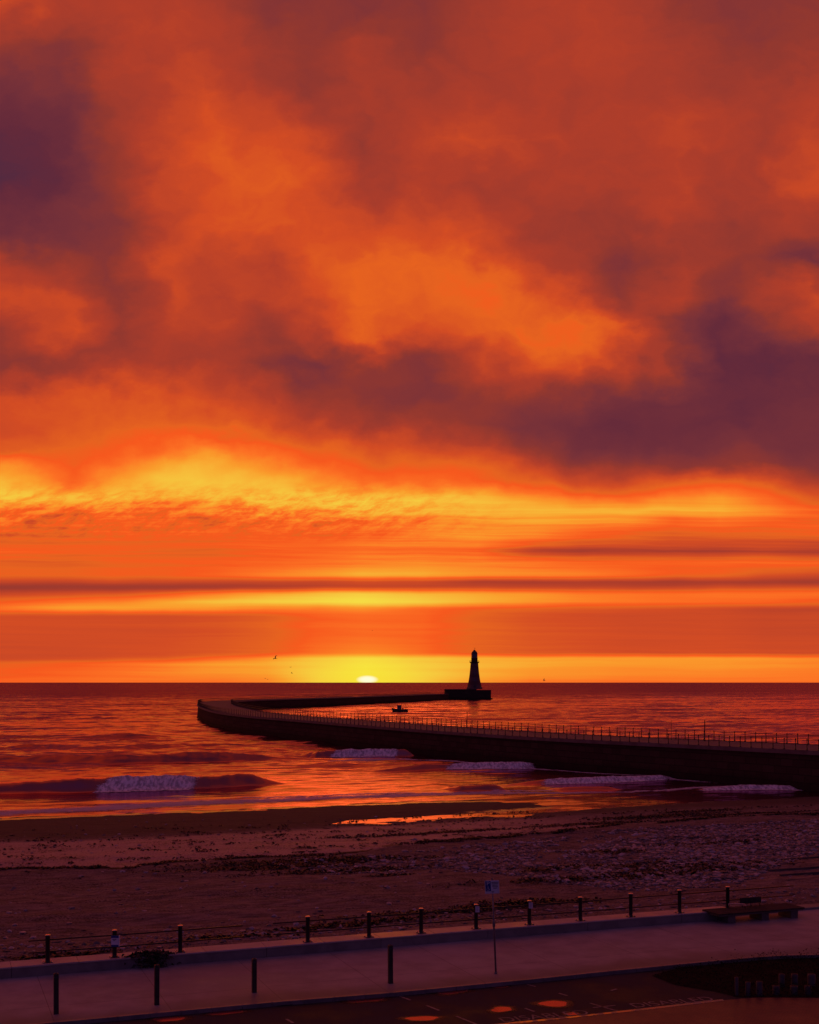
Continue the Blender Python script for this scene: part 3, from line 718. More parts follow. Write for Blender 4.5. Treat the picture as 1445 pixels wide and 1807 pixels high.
# parking sign ---------------------------------------------------
p = at(875, 1718, ZP)
sg = empty('parking_sign', p, 'blue and white disabled parking sign on a tall slightly leaning grey pole', 'sign'); sg.rotation_euler = (0, math.radians(-2.4), 0)
b = MB(); b.tube([(0,0,-.1),(0,0,3.38)], .034, 14); b.build('pole', M_steel, sg, True)
b = MB(); b.lathe([(.055,0),(.055,.04),(.036,.08)], 14); b.build('base_collar', M_steel, sg, True)
b = MB(); b.lathe([(.036,1.66),(.050,1.70),(.050,1.86),(.036,1.9)], 14); b.build('pole_clamp', M_steel, sg, True)
b = MB(); b.lathe([(.038,3.37),(.03,3.42),(.004,3.43)], 12); b.build('pole_cap', M_steel, sg, True)
zc = 3.10; b = MB(); b.box(-.265,.245,-.052,-.036,zc-.235,zc+.235,0,(0,0,0),.006); bd = b.build('board', M_white, sg)
b = MB(); b.box(-.245,-.055,-.057,-.0535,zc-.145,zc+.215); pb = b.build('blue_panel', M_blue, bd)
def text_mesh(name, s, size, m, parent, M_, extr=.001):
    cu = bpy.data.curves.new(name, 'FONT'); cu.body = s; cu.size = size; cu.extrude = extr; cu.align_x = 'CENTER'; cu.align_y = 'CENTER'
    t = bpy.data.objects.new(name, cu); COL.objects.link(t); dg = bpy.context.evaluated_depsgraph_get()
    me = bpy.data.meshes.new_from_object(t.evaluated_get(dg)); bpy.data.objects.remove(t)
    me.materials.clear(); me.materials.append(m); me.transform(M_)
    o = bpy.data.objects.new(name, me); COL.objects.link(o)
    if parent: o.parent = parent
    return o
RX = Matrix.Rotation(PI/2, 4, 'X')
text_mesh('letter', 'P', .19, M_white, bd, Matrix.Translation((-.15, -.059, zc+.125)) @ RX @ Matrix.Diagonal((1.25,1,1,1)))
w_ = MB()                                                # wheelchair symbol
cx, cz = -.155, zc-.055
w_.lathe([(.016,0),(.016,.003)], 10)
Vn = []
for k in range(len(w_.V)): x, y, z = w_.V[k]; w_.V[k] = (cx+x, -.0605+z, cz+.065+y)
ring = [(cx-.005+.042*math.cos(a), -.060, cz-.028+.042*math.sin(a)) for a in np.linspace(math.radians(120), math.radians(395), 16)]
w_.tube(ring, .006, 6); w_.tube([(cx, -.060, cz+.045), (cx+.004, -.060, cz-.008), (cx+.045, -.060, cz-.010), (cx+.062, -.060, cz-.055)], .008, 6)
w_.build('wheelchair_symbol', M_white, bd)
k = MB()
for j, (x0, x1) in enumerate(((-.03,.225),(-.02,.21),(0,.19),(-.01,.20),(.03,.16))): k.box(x0, x1, -.0565, -.0535, zc+.155-j*.052, zc+.155-j*.052+.022)
k.box(-.035, .055, -.0565, -.0535, zc-.185, zc-.160)
k.build('print', M_ink, bd)

# bench ----------------------------------------------------------
pb0 = at(1294, 1630, ZP)
bn = empty('bench', pb0, 'long timber bench with low backrest at the end of the sea wall', 'bench', None, TW)
def bx(name, m, *a, **k): b = MB(); b.box(*a, **k); return b.build(name, m, bn)
M_slat = rough_mat('weathered timber', (.03,.022,.022), (.06,.045,.044), .85, 6, .004, spec=.15)
M_leg = rough_mat('bench concrete', (.06,.055,.055), (.11,.10,.10), .7, 3, .005)
for x in (0, 1.75, 3.3): bx('leg', M_leg, x-.19, x+.19, .1, 1.0, 0, .34, bev=.015)
b = MB()
for j in range(9): b.box(-.75, 3.75, -.02+j*.14, .105+j*.14, .40, .46, 0, (0,0,0), .008)
st_ = b.build('seat', M_slat, bn)
bx('seat_frame', M_leg, -.70, 3.7, .02, 1.18, .3405, .397, bev=.005)
b = MB(); b.box(1.12, 2.22, 1.02, 1.10, .60, .86, 0, (0,0,0), .01); br_ = b.build('backrest', M_slat, bn)
for x in (1.2, 1.66, 2.14): b = MB(); b.tube([(x,1.0,.455),(x,1.035,.62)], .018, 8); b.build('bracket', M_black, br_, True)
b = MB(); b.tube([(.45,.95,.455),(.45,.95,.66),(.48,.93,.69),(.98,.55,.69),(1.0,.53,.66),(1.0,.53,.455)], .019, 8); b.build('armrest', M_cap, bn, True)

# steps down to the beach, far right
M_stepc = rough_mat('step concrete', (.05,.042,.038), (.11,.09,.08), .7, 2, .01)
pa = atb(1385, 1556); sb_ = empty('beach_steps', (pa.x, pa.y, 0), 'low parallel concrete ledges stepping down the beach at the far right', 'steps', None, TW)
for k in range(5):
    zb = float(beach_z(np.array([pa.x+2]), np.array([pa.y+k*1.9*CW]), False)[0])
    b = MB(); b.box(k*.9+random.uniform(-.4,.4), 16, k*1.9, k*1.9+.18, -.4, zb+.09, 0, (0,0,0), .03); b.build('step', M_stepc, sb_)

# planting bed with timber stumps --------------------------------
bed_pts = [at(px, py, ZR) for px, py in ((1150,1722),(1190,1738),(1262,1750),(1300,1760),(1445,1761),(1560,1761),(1560,1690),(1445,1691),(1350,1692),(1265,1700),(1200,1708))]
M_soil = rough_mat('bed soil', (.012,.010,.009), (.026,.020,.018), .95, 4, .03, spec=.05)
bed = mesh('soil', [(p.x, p.y, ZR+.012) for p in bed_pts], [tuple(range(len(bed_pts)))], M_soil); tag(bed, 'dark soil of the planting bed', 'soil', kind='structure')
def inside(x, y, poly):
    c = False; j = len(poly)-1
    for i in range(len(poly)):
        a, b = poly[i], poly[j]
        if (a.y > y) != (b.y > y) and x < (b.x-a.x)*(y-a.y)/(b.y-a.y)+a.x: c = not c
        j = i
    return c
M_leaf = rough_mat('dark leaves', (.004,.006,.004), (.012,.015,.009), .9, 9, .002, spec=.05)
LV = []; LF = []
x0, x1 = min(p.x for p in bed_pts), max(p.x for p in bed_pts); y0, y1 = min(p.y for p in bed_pts), max(p.y for p in bed_pts)
k = 0
while k < 11000:
    x, y = random.uniform(x0, x1), random.uniform(y0, y1)
    if not inside(x, y, bed_pts): continue
    hm = .10+.22*max(0, float(fbm(np.float64(x), np.float64(y), 1.6, 3, 2))+.35)
    if x < 9.6: hm *= .35
    z = ZR+random.uniform(.0, hm); a = random.uniform(0, 6.28); l = random.uniform(.03, .075); tl = random.uniform(-.6, .9)
    d = Vector((math.cos(a)*l, math.sin(a)*l, l*tl)); u = Vector((-math.sin(a)*l*.4, math.cos(a)*l*.4, 0)); p_ = Vector((x, y, z)); n0 = len(LV)
    LV += [p_, p_+d*.5+u, p_+d, p_+d*.5-u]; LF.append((n0, n0+1, n0+2, n0+3)); k += 1
tag(mesh('ground_cover', LV, LF, M_leaf), 'black low shrubs filling the bed behind the timber stumps', 'ground cover', kind='stuff')
STU = [(1300,1757,.62,.13,'thin tall dark stump at the left corner of the planting bed'),
       (1319.5,1757,.46,.18,'dark stump second from the left corner of the bed'),
       (1339.5,1757,.48,.22,'wide dark stump third from the left corner of the bed'),
       (1369.5,1755,.30,.25,'low round stump, left one of the front row in the bed'),
       (1401,1755,.30,.27,'low round stump, middle one of the front row in the bed'),
       (1425.5,1755,.30,.24,'low round stump, right one of the front row in the bed'),
       (1379,1741,.44,.22,'stump of the back row standing behind the left front one'),
       (1402,1741,.44,.24,'stump of the back row standing behind the middle front one'),
       (1432,1741,.44,.28,'broadest stump of the back row, at the right edge')]
M_stump = rough_mat('grey stump wood', (.036,.031,.036), (.085,.073,.08), .55, 6, .004)
for px, py, h, w, lab in STU:
    p = at(px, py, ZR); b = MB(); r = w/2
    b.lathe([(r*1.02,-.1),(r,.05),(r*.98,h-.03),(r*.93,h-.008),(r*.86,h)], 18); o = b.build('timber_stump', M_stump, None, True, loc=p); o.data.polygons[-1].use_smooth = False
    o.rotation_euler = (random.uniform(-.02,.02), random.uniform(-.02,.02), 0); tag(o, lab, 'stump', 'timber stumps round the planting bed')
    c = MB(); c.lathe([(r*.80,h-.004),(r*.78,h+.006)], 18); c.build('cut_top', M_slat, o)

# brick road, channel, markings, puddles ------------------------
def brick_build(q, b):
    v = wpos(q, 1, 1, 1, -TW+PI/4)
    br = q.n('ShaderNodeTexBrick'); q.link(v, br.inputs['Vector'])
    br.inputs['Color1'].default_value = (.16,.05,.035,1); br.inputs['Color2'].default_value = (.09,.035,.03,1); br.inputs['Mortar'].default_value = (.03,.02,.018,1)
    br.inputs['Scale'].default_value = 1; br.inputs['Mortar Size'].default_value = .009; br.inputs['Brick Width'].default_value = .21; br.inputs['Row Height'].default_value = .105
    n = q.noise(v, .6, 5, .6)
    q.link(q.mix(q.m('MULTIPLY', n, .5), br.outputs['Color'], (.06, .03, .028)), b.inputs['Base Color'])
    q.link(q.m('ADD', .35, q.m('MULTIPLY', n, .35)), b.inputs['Roughness'])
    bump(q, b, br.outputs['Fac'], .004, -1) if False else bump(q, b, q.m('SUBTRACT', 1.0, br.outputs['Fac']), .006)
M_brick = mat('red brick paving', (.12,.04,.03), .5, 0, 1.5, .5, brick_build)
CH = [(-8, 33.9), (2.65, 38.1), (5.3, 39.1), (7.7, 40.0), (10.4, 41.1), (11.6, 41.45), (16, 41.5), (40, 41.5)]
V = [(x, y, ZR+.004) for x, y in CH]+[(40, 20, ZR+.004), (-8, 20, ZR+.004)]
tag(mesh('brick_paving', V, [tuple(range(len(V)))[::-1]], M_brick), 'red brick paved road beside the car park', 'paving', kind='structure')
def wet_build(q, b):
    n = q.noise(wpos(q), 3.2, 5, .6); q.link(q.m('ADD', .03, q.m('MULTIPLY', q.ss(n, .46, .60), .55)), b.inputs['Roughness']); bump(q, b, n, .002)
M_wet = mat('wet gutter', (.02,.016,.016), .1, 0, 2.2, 1., wet_build)
V = []; Fc = []
for i, (x, y) in enumerate(CH[:5]):
    V += [(x, y-.10, ZR+.010), (x, y+.10+.04*math.sin(i*2.3), ZR+.010)]
for i in range(4): Fc.append((2*i, 2*i+2, 2*i+3, 2*i+1))
tag(mesh('gutter', V, Fc, M_wet), 'wet drainage channel between asphalt and brick', 'gutter', kind='structure')
M_paint = rough_mat('worn road paint', (.06,.055,.06), (.22,.21,.22), .6, 9, .002)
def mark(x0, y0, x1, y1, wd=.09):
    a, b_ = at(x0, y0, ZR+.008), at(x1, y1, ZR+.008); d = (b_-a).normalized(); n = Vector((-d.y, d.x, 0))*wd/2
    o = mesh('bay_line', [a-n, b_-n, b_+n, a+n], [(0,1,2,3)], M_paint); tag(o, 'faded white bay line on the car park', 'road marking', 'bay lines', 'structure')
for l in ((1041,1770,1089,1784),(1046,1778,1086,1774),(930,1737,945,1741),(986,1752.6,1001,1757),(926,1779,943,1785),(1199,1731.7,1222,1736),(1265,1746.6,1300,1756.6),
          (706,1758,724,1765),(752,1774,775,1783),(805,1793,842,1808),(505,1798,517,1805),(1078,1748,1088,1745)): mark(*l)
for (xa, ya), (xb, yb) in (((884,1800.5),(1036,1786)),((1116,1775),(1256,1762))):
    a, b_ = at(xa, ya, ZR+.007), at(xb, yb, ZR+.007); L = (b_-a).length; ang = math.atan2((b_-a).y, (b_-a).x); c = (a+b_)/2
    o = text_mesh('road_lettering', 'DISABLED', 1.0, M_paint, None, Matrix.Identity(4), 0.0)
    bbx = [v.co.x for v in o.data.vertices]; bby = [v.co.y for v in o.data.vertices]
    o.data.transform(Matrix.Translation(c) @ Matrix.Rotation(ang, 4, 'Z') @ Matrix.Diagonal((L/(max(bbx)-min(bbx)), .52/(max(bby)-min(bby)), 1, 1)))
    tag(o, 'worn white word DISABLED painted on the asphalt', 'road marking', kind='structure')
def pud_build(q, b):
    a = q.n('ShaderNodeAttribute'); a.attribute_name = 'edge'; n = q.noise(wpos(q), 2.5, 5, .6)
    e = q.m('ADD', a.outputs['Fac'], q.m('MULTIPLY', q.m('SUBTRACT', n, .5), .10))
    q.link(q.m('ADD', .26, q.m('MULTIPLY', q.ss(e, .50, .56), .25)), b.inputs['Roughness']); b.inputs['Specular Tint'].default_value = (1, .38, .42, 1)
    q.link(q.m('SUBTRACT', 1.0, q.ss(e, .52, .98)), b.inputs['Alpha'])
    q.link(q.m('ADD', 1.45, q.m('MULTIPLY', q.m('SUBTRACT', 1.0, q.ss(e, .50, .58)), 4.0)), b.inputs['IOR'])
M_pud = mat('rain water', (.02,.016,.016), .05, 0, 2.4, .5, pud_build)
PUD = [(298,1798,48,8),(397,1786,50,8),(647,1763,62,9),(745,1797,56,7),(797,1748,58,9),(885,1781,38,8),(977,1771,48,10),(882,1741,26,4),(1009,1789,26,4)]
for px, py, w, h in PUD:
    c = at(px, py, ZR+.006); k = c.y/F; rx = w*k/2*1.9; ry = h*c.y*c.y/(F*(CZ-ZR))/2*1.9
    V = [c]; E = [0.]; n = 40; rr = [1+.10*math.sin(2*a+px)+.07*math.sin(3*a+py)+.05*math.sin(5*a+px*2) for a in np.linspace(0, 2*PI, n, endpoint=False)]
    for j in range(1, 9):
        for i in range(n):
            a = 2*PI*i/n; V.append(Vector((c.x+rx*rr[i]*math.cos(a)*j/8, c.y+ry*rr[i]*math.sin(a)*j/8+.37*rx*rr[i]*math.cos(a)*j/8*.5, c.z))); E.append(j/8)
    Fc = [(0, 1+i, 1+(i+1) % n) for i in range(n)]
    for j in range(7):
        for i in range(n): Fc.append((1+j*n+i, 1+(j+1)*n+i, 1+(j+1)*n+(i+1) % n, 1+j*n+(i+1) % n))
    o = mesh('puddle', V, Fc, M_pud); at_ = o.data.attributes.new('edge', 'FLOAT', 'POINT'); at_.data.foreach_set('value', E)
    tag(o, 'rain puddle on the asphalt mirroring the orange sky', 'puddle', 'puddles on the car park', 'structure')
# drain grates
for px, py, lab in ((262,1787,'dark slotted drain grate in the gutter by the second bollard'),(500,1771.5,'dark slotted drain grate in the gutter right of the third bollard')):
    p = at(px, py, ZR+.02); r = empty('drain_grate', p, lab, 'drain grate', None, TW)
    b = MB(); b.box(-.26,.26,-.17,-.13,-.03,.0); b.box(-.26,.26,.13,.17,-.03,.0); b.box(-.26,-.22,-.1299,.1299,-.03,-.001); b.box(.22,.26,-.1299,.1299,-.03,-.001); b.build('rim', M_black, r)
    b = MB()
    for j in range(8): b.box(-.2+j*.055,-.175+j*.055,-.1298,.1298,-.025,-.004)
    b.build('bars', M_black, r)

# ---------------------------------------------------------------- pier
OUT = [(64,106),(54,120),(44.1,136.5),(33.8,152.4),(19.9,173.5),(1.65,206),(-11.3,233),(-24.5,262),(-38.8,293),(-52,332),(-65.2,388),(-73.5,430),(-80,470),(-83.2,505),(-79.5,543),(-65,590),(-44,648),(-17.5,735),(1,802),(15,850)]
def catmull(P, step=1.0):
    P = [Vector(p) for p in P]; P = [P[0]*2-P[1]]+P+[P[-1]*2-P[-2]]; out = []
    for i in range(1, len(P)-2):
        n = max(2, int((P[i+1]-P[i]).length/step))
        for k in range(n):
            t = k/n; a, b, c, d = P[i-1:i+3]
            out.append(.5*((2*b)+(c-a)*t+(2*a-5*b+4*c-d)*t*t+(3*b-a-3*c+d)*t**3))
    out.append(P[-2]); return out
oc = catmull(OUT, 2.5); WID = 12.6
OA = np.array([p[:] for p in oc]); TG = np.gradient(OA, axis=0); TG /= np.linalg.norm(TG, axis=1)[:, None]
NR = np.stack([TG[:, 1], -TG[:, 0]], -1)                 # toward the inner, harbour side
ARC = np.concatenate([[0], np.cumsum(np.linalg.norm(np.diff(OA, axis=0), axis=1))])
DZ = np.interp(ARC, [0, 25, 90], [4.75, 4.5, 4.1])
def path(off, z):                                        # polyline offset toward the harbour, height above deck
    for q in range(len(OA)): yield (OA[q, 0]+NR[q, 0]*off, OA[q, 1]+NR[q, 1]*off, DZ[q]+z)
def sweep(prof, name, m, parent, closed=True, smooth=False):
    n = len(prof); V = []
    for q in range(len(OA)):
        for off, z in prof: V.append((OA[q, 0]+NR[q, 0]*off, OA[q, 1]+NR[q, 1]*off, (DZ[q]+z) if z > -3 else z+3-3.0))
    Fc = []
    for q in range(len(OA)-1):
        for i in range(n if closed else n-1):
            j = (i+1) % n; Fc.append((q*n+i, q*n+j, (q+1)*n+j, (q+1)*n+i))
    if closed: Fc.append(tuple(range(n))); Fc.append(tuple((len(OA)-1)*n+i for i in range(n))[::-1])
    return mesh(name, V, Fc, m, parent, smooth)
def mason_build(q, b):
    g = q.n('ShaderNodeNewGeometry'); sp = q.n('ShaderNodeSeparateXYZ'); q.link(g.outputs['Position'], sp.inputs[0])
    v = q.xyz(q.m('SUBTRACT', sp.outputs[1], sp.outputs[0]), sp.outputs[2], 0.0)
    br = q.n('ShaderNodeTexBrick'); q.link(v, br.inputs['Vector'])
    br.inputs['Color1'].default_value = (.075,.05,.042,1); br.inputs['Color2'].default_value = (.045,.03,.026,1); br.inputs['Mortar'].default_value = (.025,.018,.016,1)
    br.inputs['Scale'].default_value = 1; br.inputs['Mortar Size'].default_value = .04; br.inputs['Brick Width'].default_value = 2.4; br.inputs['Row Height'].default_value = .85
    n = q.noise(g.outputs['Position'], .6, 6, .6)
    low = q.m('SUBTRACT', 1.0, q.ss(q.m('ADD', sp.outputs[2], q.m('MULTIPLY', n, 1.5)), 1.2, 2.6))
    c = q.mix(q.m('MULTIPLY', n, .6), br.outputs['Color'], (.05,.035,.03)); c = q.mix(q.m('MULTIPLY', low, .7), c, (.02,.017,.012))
    q.link(c, b.inputs['Base Color']); bump(q, b, q.m('ADD', br.outputs['Fac'], n), .05)
M_mason = mat('pier masonry', (.2,.16,.14), .9, 0, 1.4, .08, mason_build)
M_deck = rough_mat('pier deck', (.10,.08,.08), (.17,.14,.14), .7, .8, .01, .85, spec=.3)
pier = empty('pier', (OA[0, 0], OA[0, 1], 0), 'long curving stone pier hooking out to the lighthouse', 'pier')
def unpar(o, root): o.matrix_parent_inverse = Matrix.Translation(-root.location)
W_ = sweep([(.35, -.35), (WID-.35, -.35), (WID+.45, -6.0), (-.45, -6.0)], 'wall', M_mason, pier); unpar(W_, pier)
D_ = sweep([(.35, -.349), (.35, .0), (WID-.35, .0), (WID-.35, -.349)], 'deck', M_deck, pier); unpar(D_, pier)
for off in (0.0, WID-.5):
    o = sweep([(off-.02, -.42), (off-.02, .06), (off+.52, .06), (off+.52, -.30)], 'coping', M_deck, pier); unpar(o, pier)
# pier railings: nearest posts one by one, the rest as one part
def stanchion():
    b = MB(); b.lathe([(.13,0),(.13,.05),(.075,.12),(.062,.5),(.055,.62),(.075,.66),(.052,.70),(.045,1.08),(.075,1.12),(.08,1.18),(.04,1.25)], 7); return b
for side, off, lab in (('near', .25, 'seaward railing of iron posts along the near edge of the pier'), ('far', WID-.25, 'harbour side railing of iron posts along the inner edge of the pier')):
    root = empty('pier_railing', (0,0,0), lab, 'railing', 'railings on the pier')
    a = 0.0; pos = []
    endarc = ARC[-1]-3
    while a < endarc:
        x, y = np.interp(a, ARC, OA[:, 0]), np.interp(a, ARC, OA[:, 1]); nx, ny = np.interp(a, ARC, NR[:, 0]), np.interp(a, ARC, NR[:, 1]); z = np.interp(a, ARC, DZ)
        px_, py_ = x+nx*off, y+ny*off
        if px_/py_ < .345: pos.append((px_, py_, z+.06))
        a += np.interp(a, [0, 45, 110, 900], [1.5, 1.62, 2.0, 2.0])
    proto = stanchion().build('post', M_black, root, True, loc=pos[0])
    for p in pos[1:100]:
        c = proto.copy(); COL.objects.link(c); c.location = p; c.parent = root
    sb = MB(); st0 = stanchion()
    for p in pos[100:]: sb.add([(v[0]+p[0], v[1]+p[1], v[2]+p[2]) for v in st0.V], st0.F)
    o = sb.build('distant_posts', M_black, root, True); o['kind'] = 'stuff'
    for hz in (.66, 1.10):
        pts = [(p[0], p[1], p[2]+hz) for p in pos]; b = MB(); b.tube(pts, .028, 5); b.build('rail', M_black, root, True)
# slim poles on the deck
for px, py, h, r, lab in ((824,1283,2.7,.06,'slim dark pole standing on the pier in line below the pier head block'),
                     (1243.5,1307.5,2.75,.07,'slim dark pole on the pier nearest the beach'),
                     (1184.5,1305,2.6,.03,'very thin pole on the pier, a few posts left of the nearest pole')):
    z = np.interp(px, [800, 1300], [4.16, 4.3]); p = at(px, py, z); b = MB(); b.lathe([(r*1.9,0),(r*1.9,.12),(r,.2),(r*.8,h-.1),(r*1.3,h-.06),(r*.5,h)], 8); o = b.build('pole', M_black, None, True, loc=p)
    tag(o, lab, 'pole', 'slim poles on the pier')

# pier head and lighthouse ---------------------------------------
D0 = 852.
K = D0/F
hx0, hx1 = (785.5-HX)*K, (868-HX)*K
ph = empty('pier_head', ((hx0+hx1)/2, D0, 0), 'massive stone block at the end of the pier under the lighthouse', None); ph.parent = pier; ph.matrix_parent_inverse = Matrix.Translation(-pier.location)
xm = (833-HX)*K; cxh = (hx0+hx1)/2
def hb_(name, m, x0, x1, y0, y1, z0, z1, bev=.1): b = MB(); b.box(x0-cxh, x1-cxh, y0, y1, z0, z1, 0, (0,0,0), bev); return b.build(name, m, ph)
hb_('block', M_mason, hx0, hx1-.6, 0, 22, -3, 6.35)
hb_('footing', M_mason, hx0-.4, hx1+.5, -.8, 24, -3, 1.0)
hb_('raised_block', M_mason, hx0-.1, xm+3, -.15, 16, 6.3, 7.1)
hb_('parapet', M_mason, xm+3.1, hx1-.4, -.1, .6, 6.34, 6.75)
hb_('coping', M_deck, hx0-.3, xm+3.2, -.3, 16.2, 7.101, 7.28, .05)
lz = 7.28; lx = (838-HX)*K
lh = empty('lighthouse', (lx, D0+7, lz), 'tall flared stone lighthouse with gallery and domed lantern at the pier end', 'lighthouse')
def band_build(q, b):
    sp = q.n('ShaderNodeSeparateXYZ'); q.link(opos(q), sp.inputs[0]); n = q.noise(wpos(q), 1.2, 5, .6)
    f = q.m('FRACT', q.m('DIVIDE', sp.outputs[2], 5.4)); f = q.m('GREATER_THAN', f, .5)
    c = q.mix(f, (.11,.07,.065), (.085,.035,.03)); c = q.mix(q.m('MULTIPLY', n, .45), c, (.12,.09,.08)); q.link(c, b.inputs['Base Color'])
    g = q.n('ShaderNodeTexBrick'); q.link(q.xyz(q.m('ARCTAN2', sp.outputs[0], sp.outputs[1]), sp.outputs[2], 0.0), g.inputs['Vector']); g.inputs['Scale'].default_value = 1
    g.inputs['Brick Width'].default_value = .4; g.inputs['Row Height'].default_value = .55; g.inputs['Mortar Size'].default_value = .02; bump(q, b, g.outputs['Fac'], .03)
M_tower = mat('banded stone', (.3,.25,.22), .7, 0, 1.5, .4, band_build)
M_dkpaint = rough_mat('dark lantern paint', (.03,.018,.018), (.06,.035,.03), .4, 3, .01)
M_glass = mat('lantern glass', (.10,.09,.12), .08, 0, 1.5, .6)
hs = K
prof = [(5.6,0),(5.5,.5),(5.05,1.6),(4.6,3.2),(4.1,5.4),(3.65,8),(3.3,10.8),(3.02,13.4),(2.82,15.6),(2.68,17.2),(2.62,18.0)]
b = MB(); b.lathe(prof, 40); b.build('tower', M_tower, lh, True)
b = MB(); b.lathe([(2.7,17.9),(2.95,18.1),(3.35,18.45),(3.42,18.6),(3.42,18.78),(2.5,18.8)], 40); g_ = b.build('gallery', M_mason, lh, True)
b = MB()
for i in range(24): a = 2*PI*i/24; b.tube([(3.3*math.cos(a),3.3*math.sin(a),18.75),(3.3*math.cos(a),3.3*math.sin(a),19.75)], .035, 5)
for z in (19.25, 19.75): b.tube([(3.3*math.cos(a),3.3*math.sin(a),z) for a in np.linspace(0, 2*PI, 41)], .04, 5)
b.build('gallery_railing', M_dkpaint, g_)
b = MB(); b.lathe([(2.2,18.79),(2.2,21.4),(2.3,21.5),(2.3,21.7),(2.12,21.75)], 32); b.build('watch_room', M_tower, lh, True)
b = MB(); b.lathe([(2.02,21.74),(2.02,24.3)], 16); lr = b.build('lantern_room', M_glass, lh)
b = MB()
for i in range(16): a = 2*PI*i/16; b.tube([(2.06*math.cos(a),2.06*math.sin(a),21.74),(2.06*math.cos(a),2.06*math.sin(a),24.3)], .05, 5)
for z in (22.6, 23.5): b.tube([(2.06*math.cos(a),2.06*math.sin(a),z) for a in np.linspace(0, 2*PI, 33)], .035, 5)
b.build('glazing_bars', M_dkpaint, lr)
b = MB(); b.lathe([(2.25,24.29),(2.28,24.45),(2.1,24.7),(1.9,25.4),(1.5,26.0),(.95,26.45),(.75,26.55),(.75,26.95),(.35,27.2),(.05,27.25)], 28); b.build('dome', M_dkpaint, lh, True)
b = MB(); b.tube([(0,0,27.2),(0,0,28.7)], .05, 6); b.tube([(-.55,0,28.3),(.55,0,28.3)], .05, 6); b.add([(.3,0,28.1),(.75,0,28.3),(.3,0,28.5),(.3,.05,28.3)], [(0,1,2),(0,3,1),(1,3,2)]); b.build('weather_vane', M_dkpaint, lh)
def twin(z, w, h, name, m):
    r = float(np.interp(z, [p[1] for p in prof], [p[0] for p in prof])); b = MB(); b.box(-w/2, w/2, -r-.14, -r+.45, z-h/2, z+h/2, 0, (0,0,0), .04); return b.build(name, m, lh)
twin(1.35, 1.5, 2.6, 'door', M_dkpaint)
for z in (6.2, 10.2, 14.2): twin(z, .7, 1.2, 'window', M_glass)

# boat -------------------------------------------------------------
pbt = at(706.5, 1257, 0); boat = empty('fishing_boat', pbt, 'small dark fishing boat with wheelhouse lying inside the curve of the pier', 'boat', None, math.radians(172)); boat.scale = (1.15, 1.15, 1.45)
V = []; Fc = []; ns = 13
for i in range(ns):
    t = i/(ns-1); x = -2.6+5.4*t; hw = 1.0*(1-max(0, (t-.45)/.55)**2.3)*(.82+.18*min(1, t/.3)); sh = .72+.55*max(0, (t-.35)/.65)**2+.06*(1-t); kx = .35*max(0, (t-.6)/.4)
    for y, z in ((-hw, sh), (-hw*.93, .35), (-hw*.62, -.02), (0, -.28+kx), (hw*.62, -.02), (hw*.93, .35), (hw, sh)): V.append((x+.25*z*t*t, y, z))
for i in range(ns-1):
    for j in range(6): Fc.append((i*7+j, (i+1)*7+j, (i+1)*7+j+1, i*7+j+1))
Fc.append(tuple(range(7))); 
M_hull = rough_mat('dark hull', (.03,.018,.02), (.06,.035,.035), .4, 3, .01)
M_cab = rough_mat('cabin paint', (.10,.06,.065), (.18,.12,.12), .5, 3, .01)
hull = mesh('hull', V, Fc, M_hull, boat, True)
Dk = []; Df = []
for i in range(ns): Dk += [(V[i*7][0], V[i*7][1]*.97, V[i*7][2]-.22), (V[i*7+6][0], V[i*7+6][1]*.97, V[i*7+6][2]-.22)]
for i in range(ns-1): Df.append((2*i, 2*i+1, 2*i+3, 2*i+2))
mesh('deck', Dk, Df, M_cab, boat)
b = MB(); b.box(-.3, 1.1, -.62, .62, .52, 1.85, 0, (0,0,0), .06); b.box(-.42, 1.25, -.7, .7, 1.851, 1.93, 0, (0,0,0), .03); cab = b.build('wheelhouse', M_cab, boat)
b = MB()
for y in (-.3, .3): b.box(1.09, 1.115, y-.22, y+.22, 1.3, 1.72)
for s_ in (-1, 1): b.box(-.15, .35, s_*.615-.015, s_*.615+.015, 1.3, 1.7); b.box(.5, .95, s_*.615-.015, s_*.615+.015, 1.3, 1.7)
b.build('window', M_glass, cab)
b = MB(); b.tube([(-.35,0,.5),(-.35,0,3.2)], .05, 6, .03); b.tube([(-.35,0,2.9),(-2.1,0,2.0)], .035, 5); b.build('mast', M_dkpaint, boat)
b = MB()
for x in (-2.4, -1.7, -1.0):
    for y in (-.82, .82): b.tube([(x,y,.6),(x,y,1.35)], .03, 5)
for y in (-.82, .82): b.tube([(-2.4,y,1.35),(-1.0,y,1.35)], .03, 5)
b.tube([(2.3,-.3,1.25),(2.75,0,1.75),(2.3,.3,1.25)], .03, 5); b.build('rail', M_dkpaint, boat)
b = MB(); b.box(-2.1,-1.4,-.45,.45,.5,.95,0,(0,0,0),.08); b.lathe([(.22,.5),(.24,1.1),(.1,1.25)], 10, (-.85,.35,0)); b.build('fishing_gear', M_dkpaint, boat)

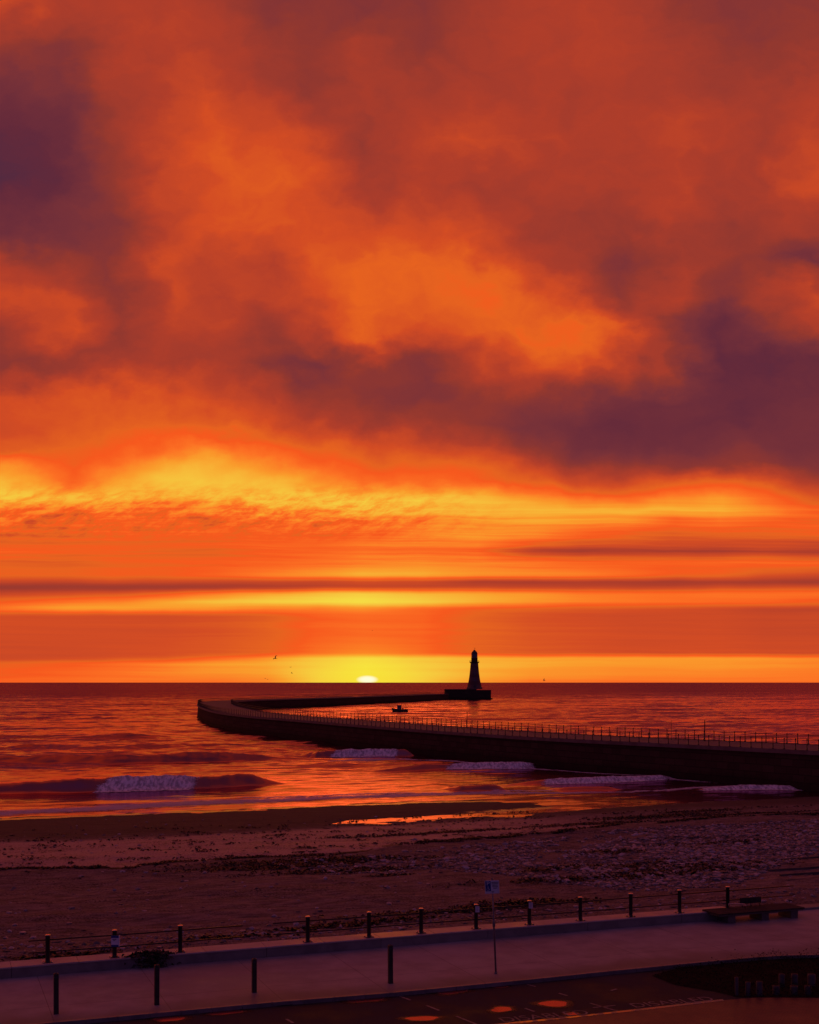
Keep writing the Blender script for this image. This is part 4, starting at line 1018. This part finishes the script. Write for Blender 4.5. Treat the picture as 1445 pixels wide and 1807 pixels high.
# gulls -------------------------------------------------------------
M_gull = rough_mat('gull feathers', (.10,.08,.08), (.16,.13,.12), .7, 8, .002)
def gull(loc, rz, flap, sc, lab, roll=0):
    root = empty('gull', loc, lab, 'gull', 'gulls over the water', rz); root.scale = (sc,)*3; root.rotation_euler = (0, roll, rz)
    V = []; Fc = []; n = 10
    prof = [(-.30,.012,0),(-.22,.035,.0),(-.12,.062,.0),(0,.075,0),(.12,.062,.01),(.19,.042,.02),(.24,.044,.028),(.28,.030,.026),(.31,.012,.018),(.345,.004,.010)]
    for y, r, z in prof:
        for i in range(n): a = 2*PI*i/n; V.append((r*math.cos(a), y, z+r*.9*math.sin(a)))
    for j in range(len(prof)-1):
        for i in range(n): Fc.append((j*n+i, j*n+(i+1) % n, (j+1)*n+(i+1) % n, (j+1)*n+i))
    k = len(V); V += [(-.07,-.42,0),(.07,-.42,0),(.03,-.24,.01),(-.03,-.24,.01)]; Fc.append((k,k+1,k+2,k+3))
    for s_ in (-1, 1):                                   # wings grow out of the same body mesh
        k = len(V); W = [(.05,.12,-.10,0),(.30,.15,-.06,.55),(.50,.10,-.05,.72),(.72,-.04,-.14,.55+.25*flap)]
        for x, yf, yb, zz in W: z = zz*flap*.38; V += [(s_*x, yf, z+.012), (s_*x, yb, z), (s_*x, (yf+yb)/2, z-.012)]
        for j in range(3):
            a = k+3*j; Fc += [(a, a+3, a+4, a+1), (a+1, a+4, a+5, a+2), (a+2, a+5, a+3, a)]
        Fc.append((k+9, k+10, k+11))
    mesh('body', V, Fc, M_gull, root, True)
def gp(px, py, d): return ((px-HX)/F*d, d, CZ+(HY-py)*d/F)
gull(gp(485.5,1162,210), 2.2, .9, .95, 'largest gull, flying just above the yellow band left of the sun', .55)
gull(gp(512.6,1177.6,420), .9, .8, .8, 'small gull below and right of the largest gull')
gull(gp(515,1188,400), 1.4, .5, .95, 'gull gliding low under the small one left of the sun', .4)
gull(gp(468,1197.5,420), 1.8, .6, .7, 'left one of two tiny gulls skimming the horizon', -.2)
gull(gp(472.2,1199,420), 1.2, .5, .7, 'right one of two tiny gulls skimming the horizon', .2)
gull(gp(960,1200.5,260), 1.5, .5, .85, 'gull just above the horizon to the right of the lighthouse', .5)
gull(gp(657,1112.5,420), 1.5, .2, .75, 'lone speck of a gull high above the sun')
gull(gp(425.5,1215.5,420), 1.0, .7, .6, 'tiny gull over the sea behind the pier bend')
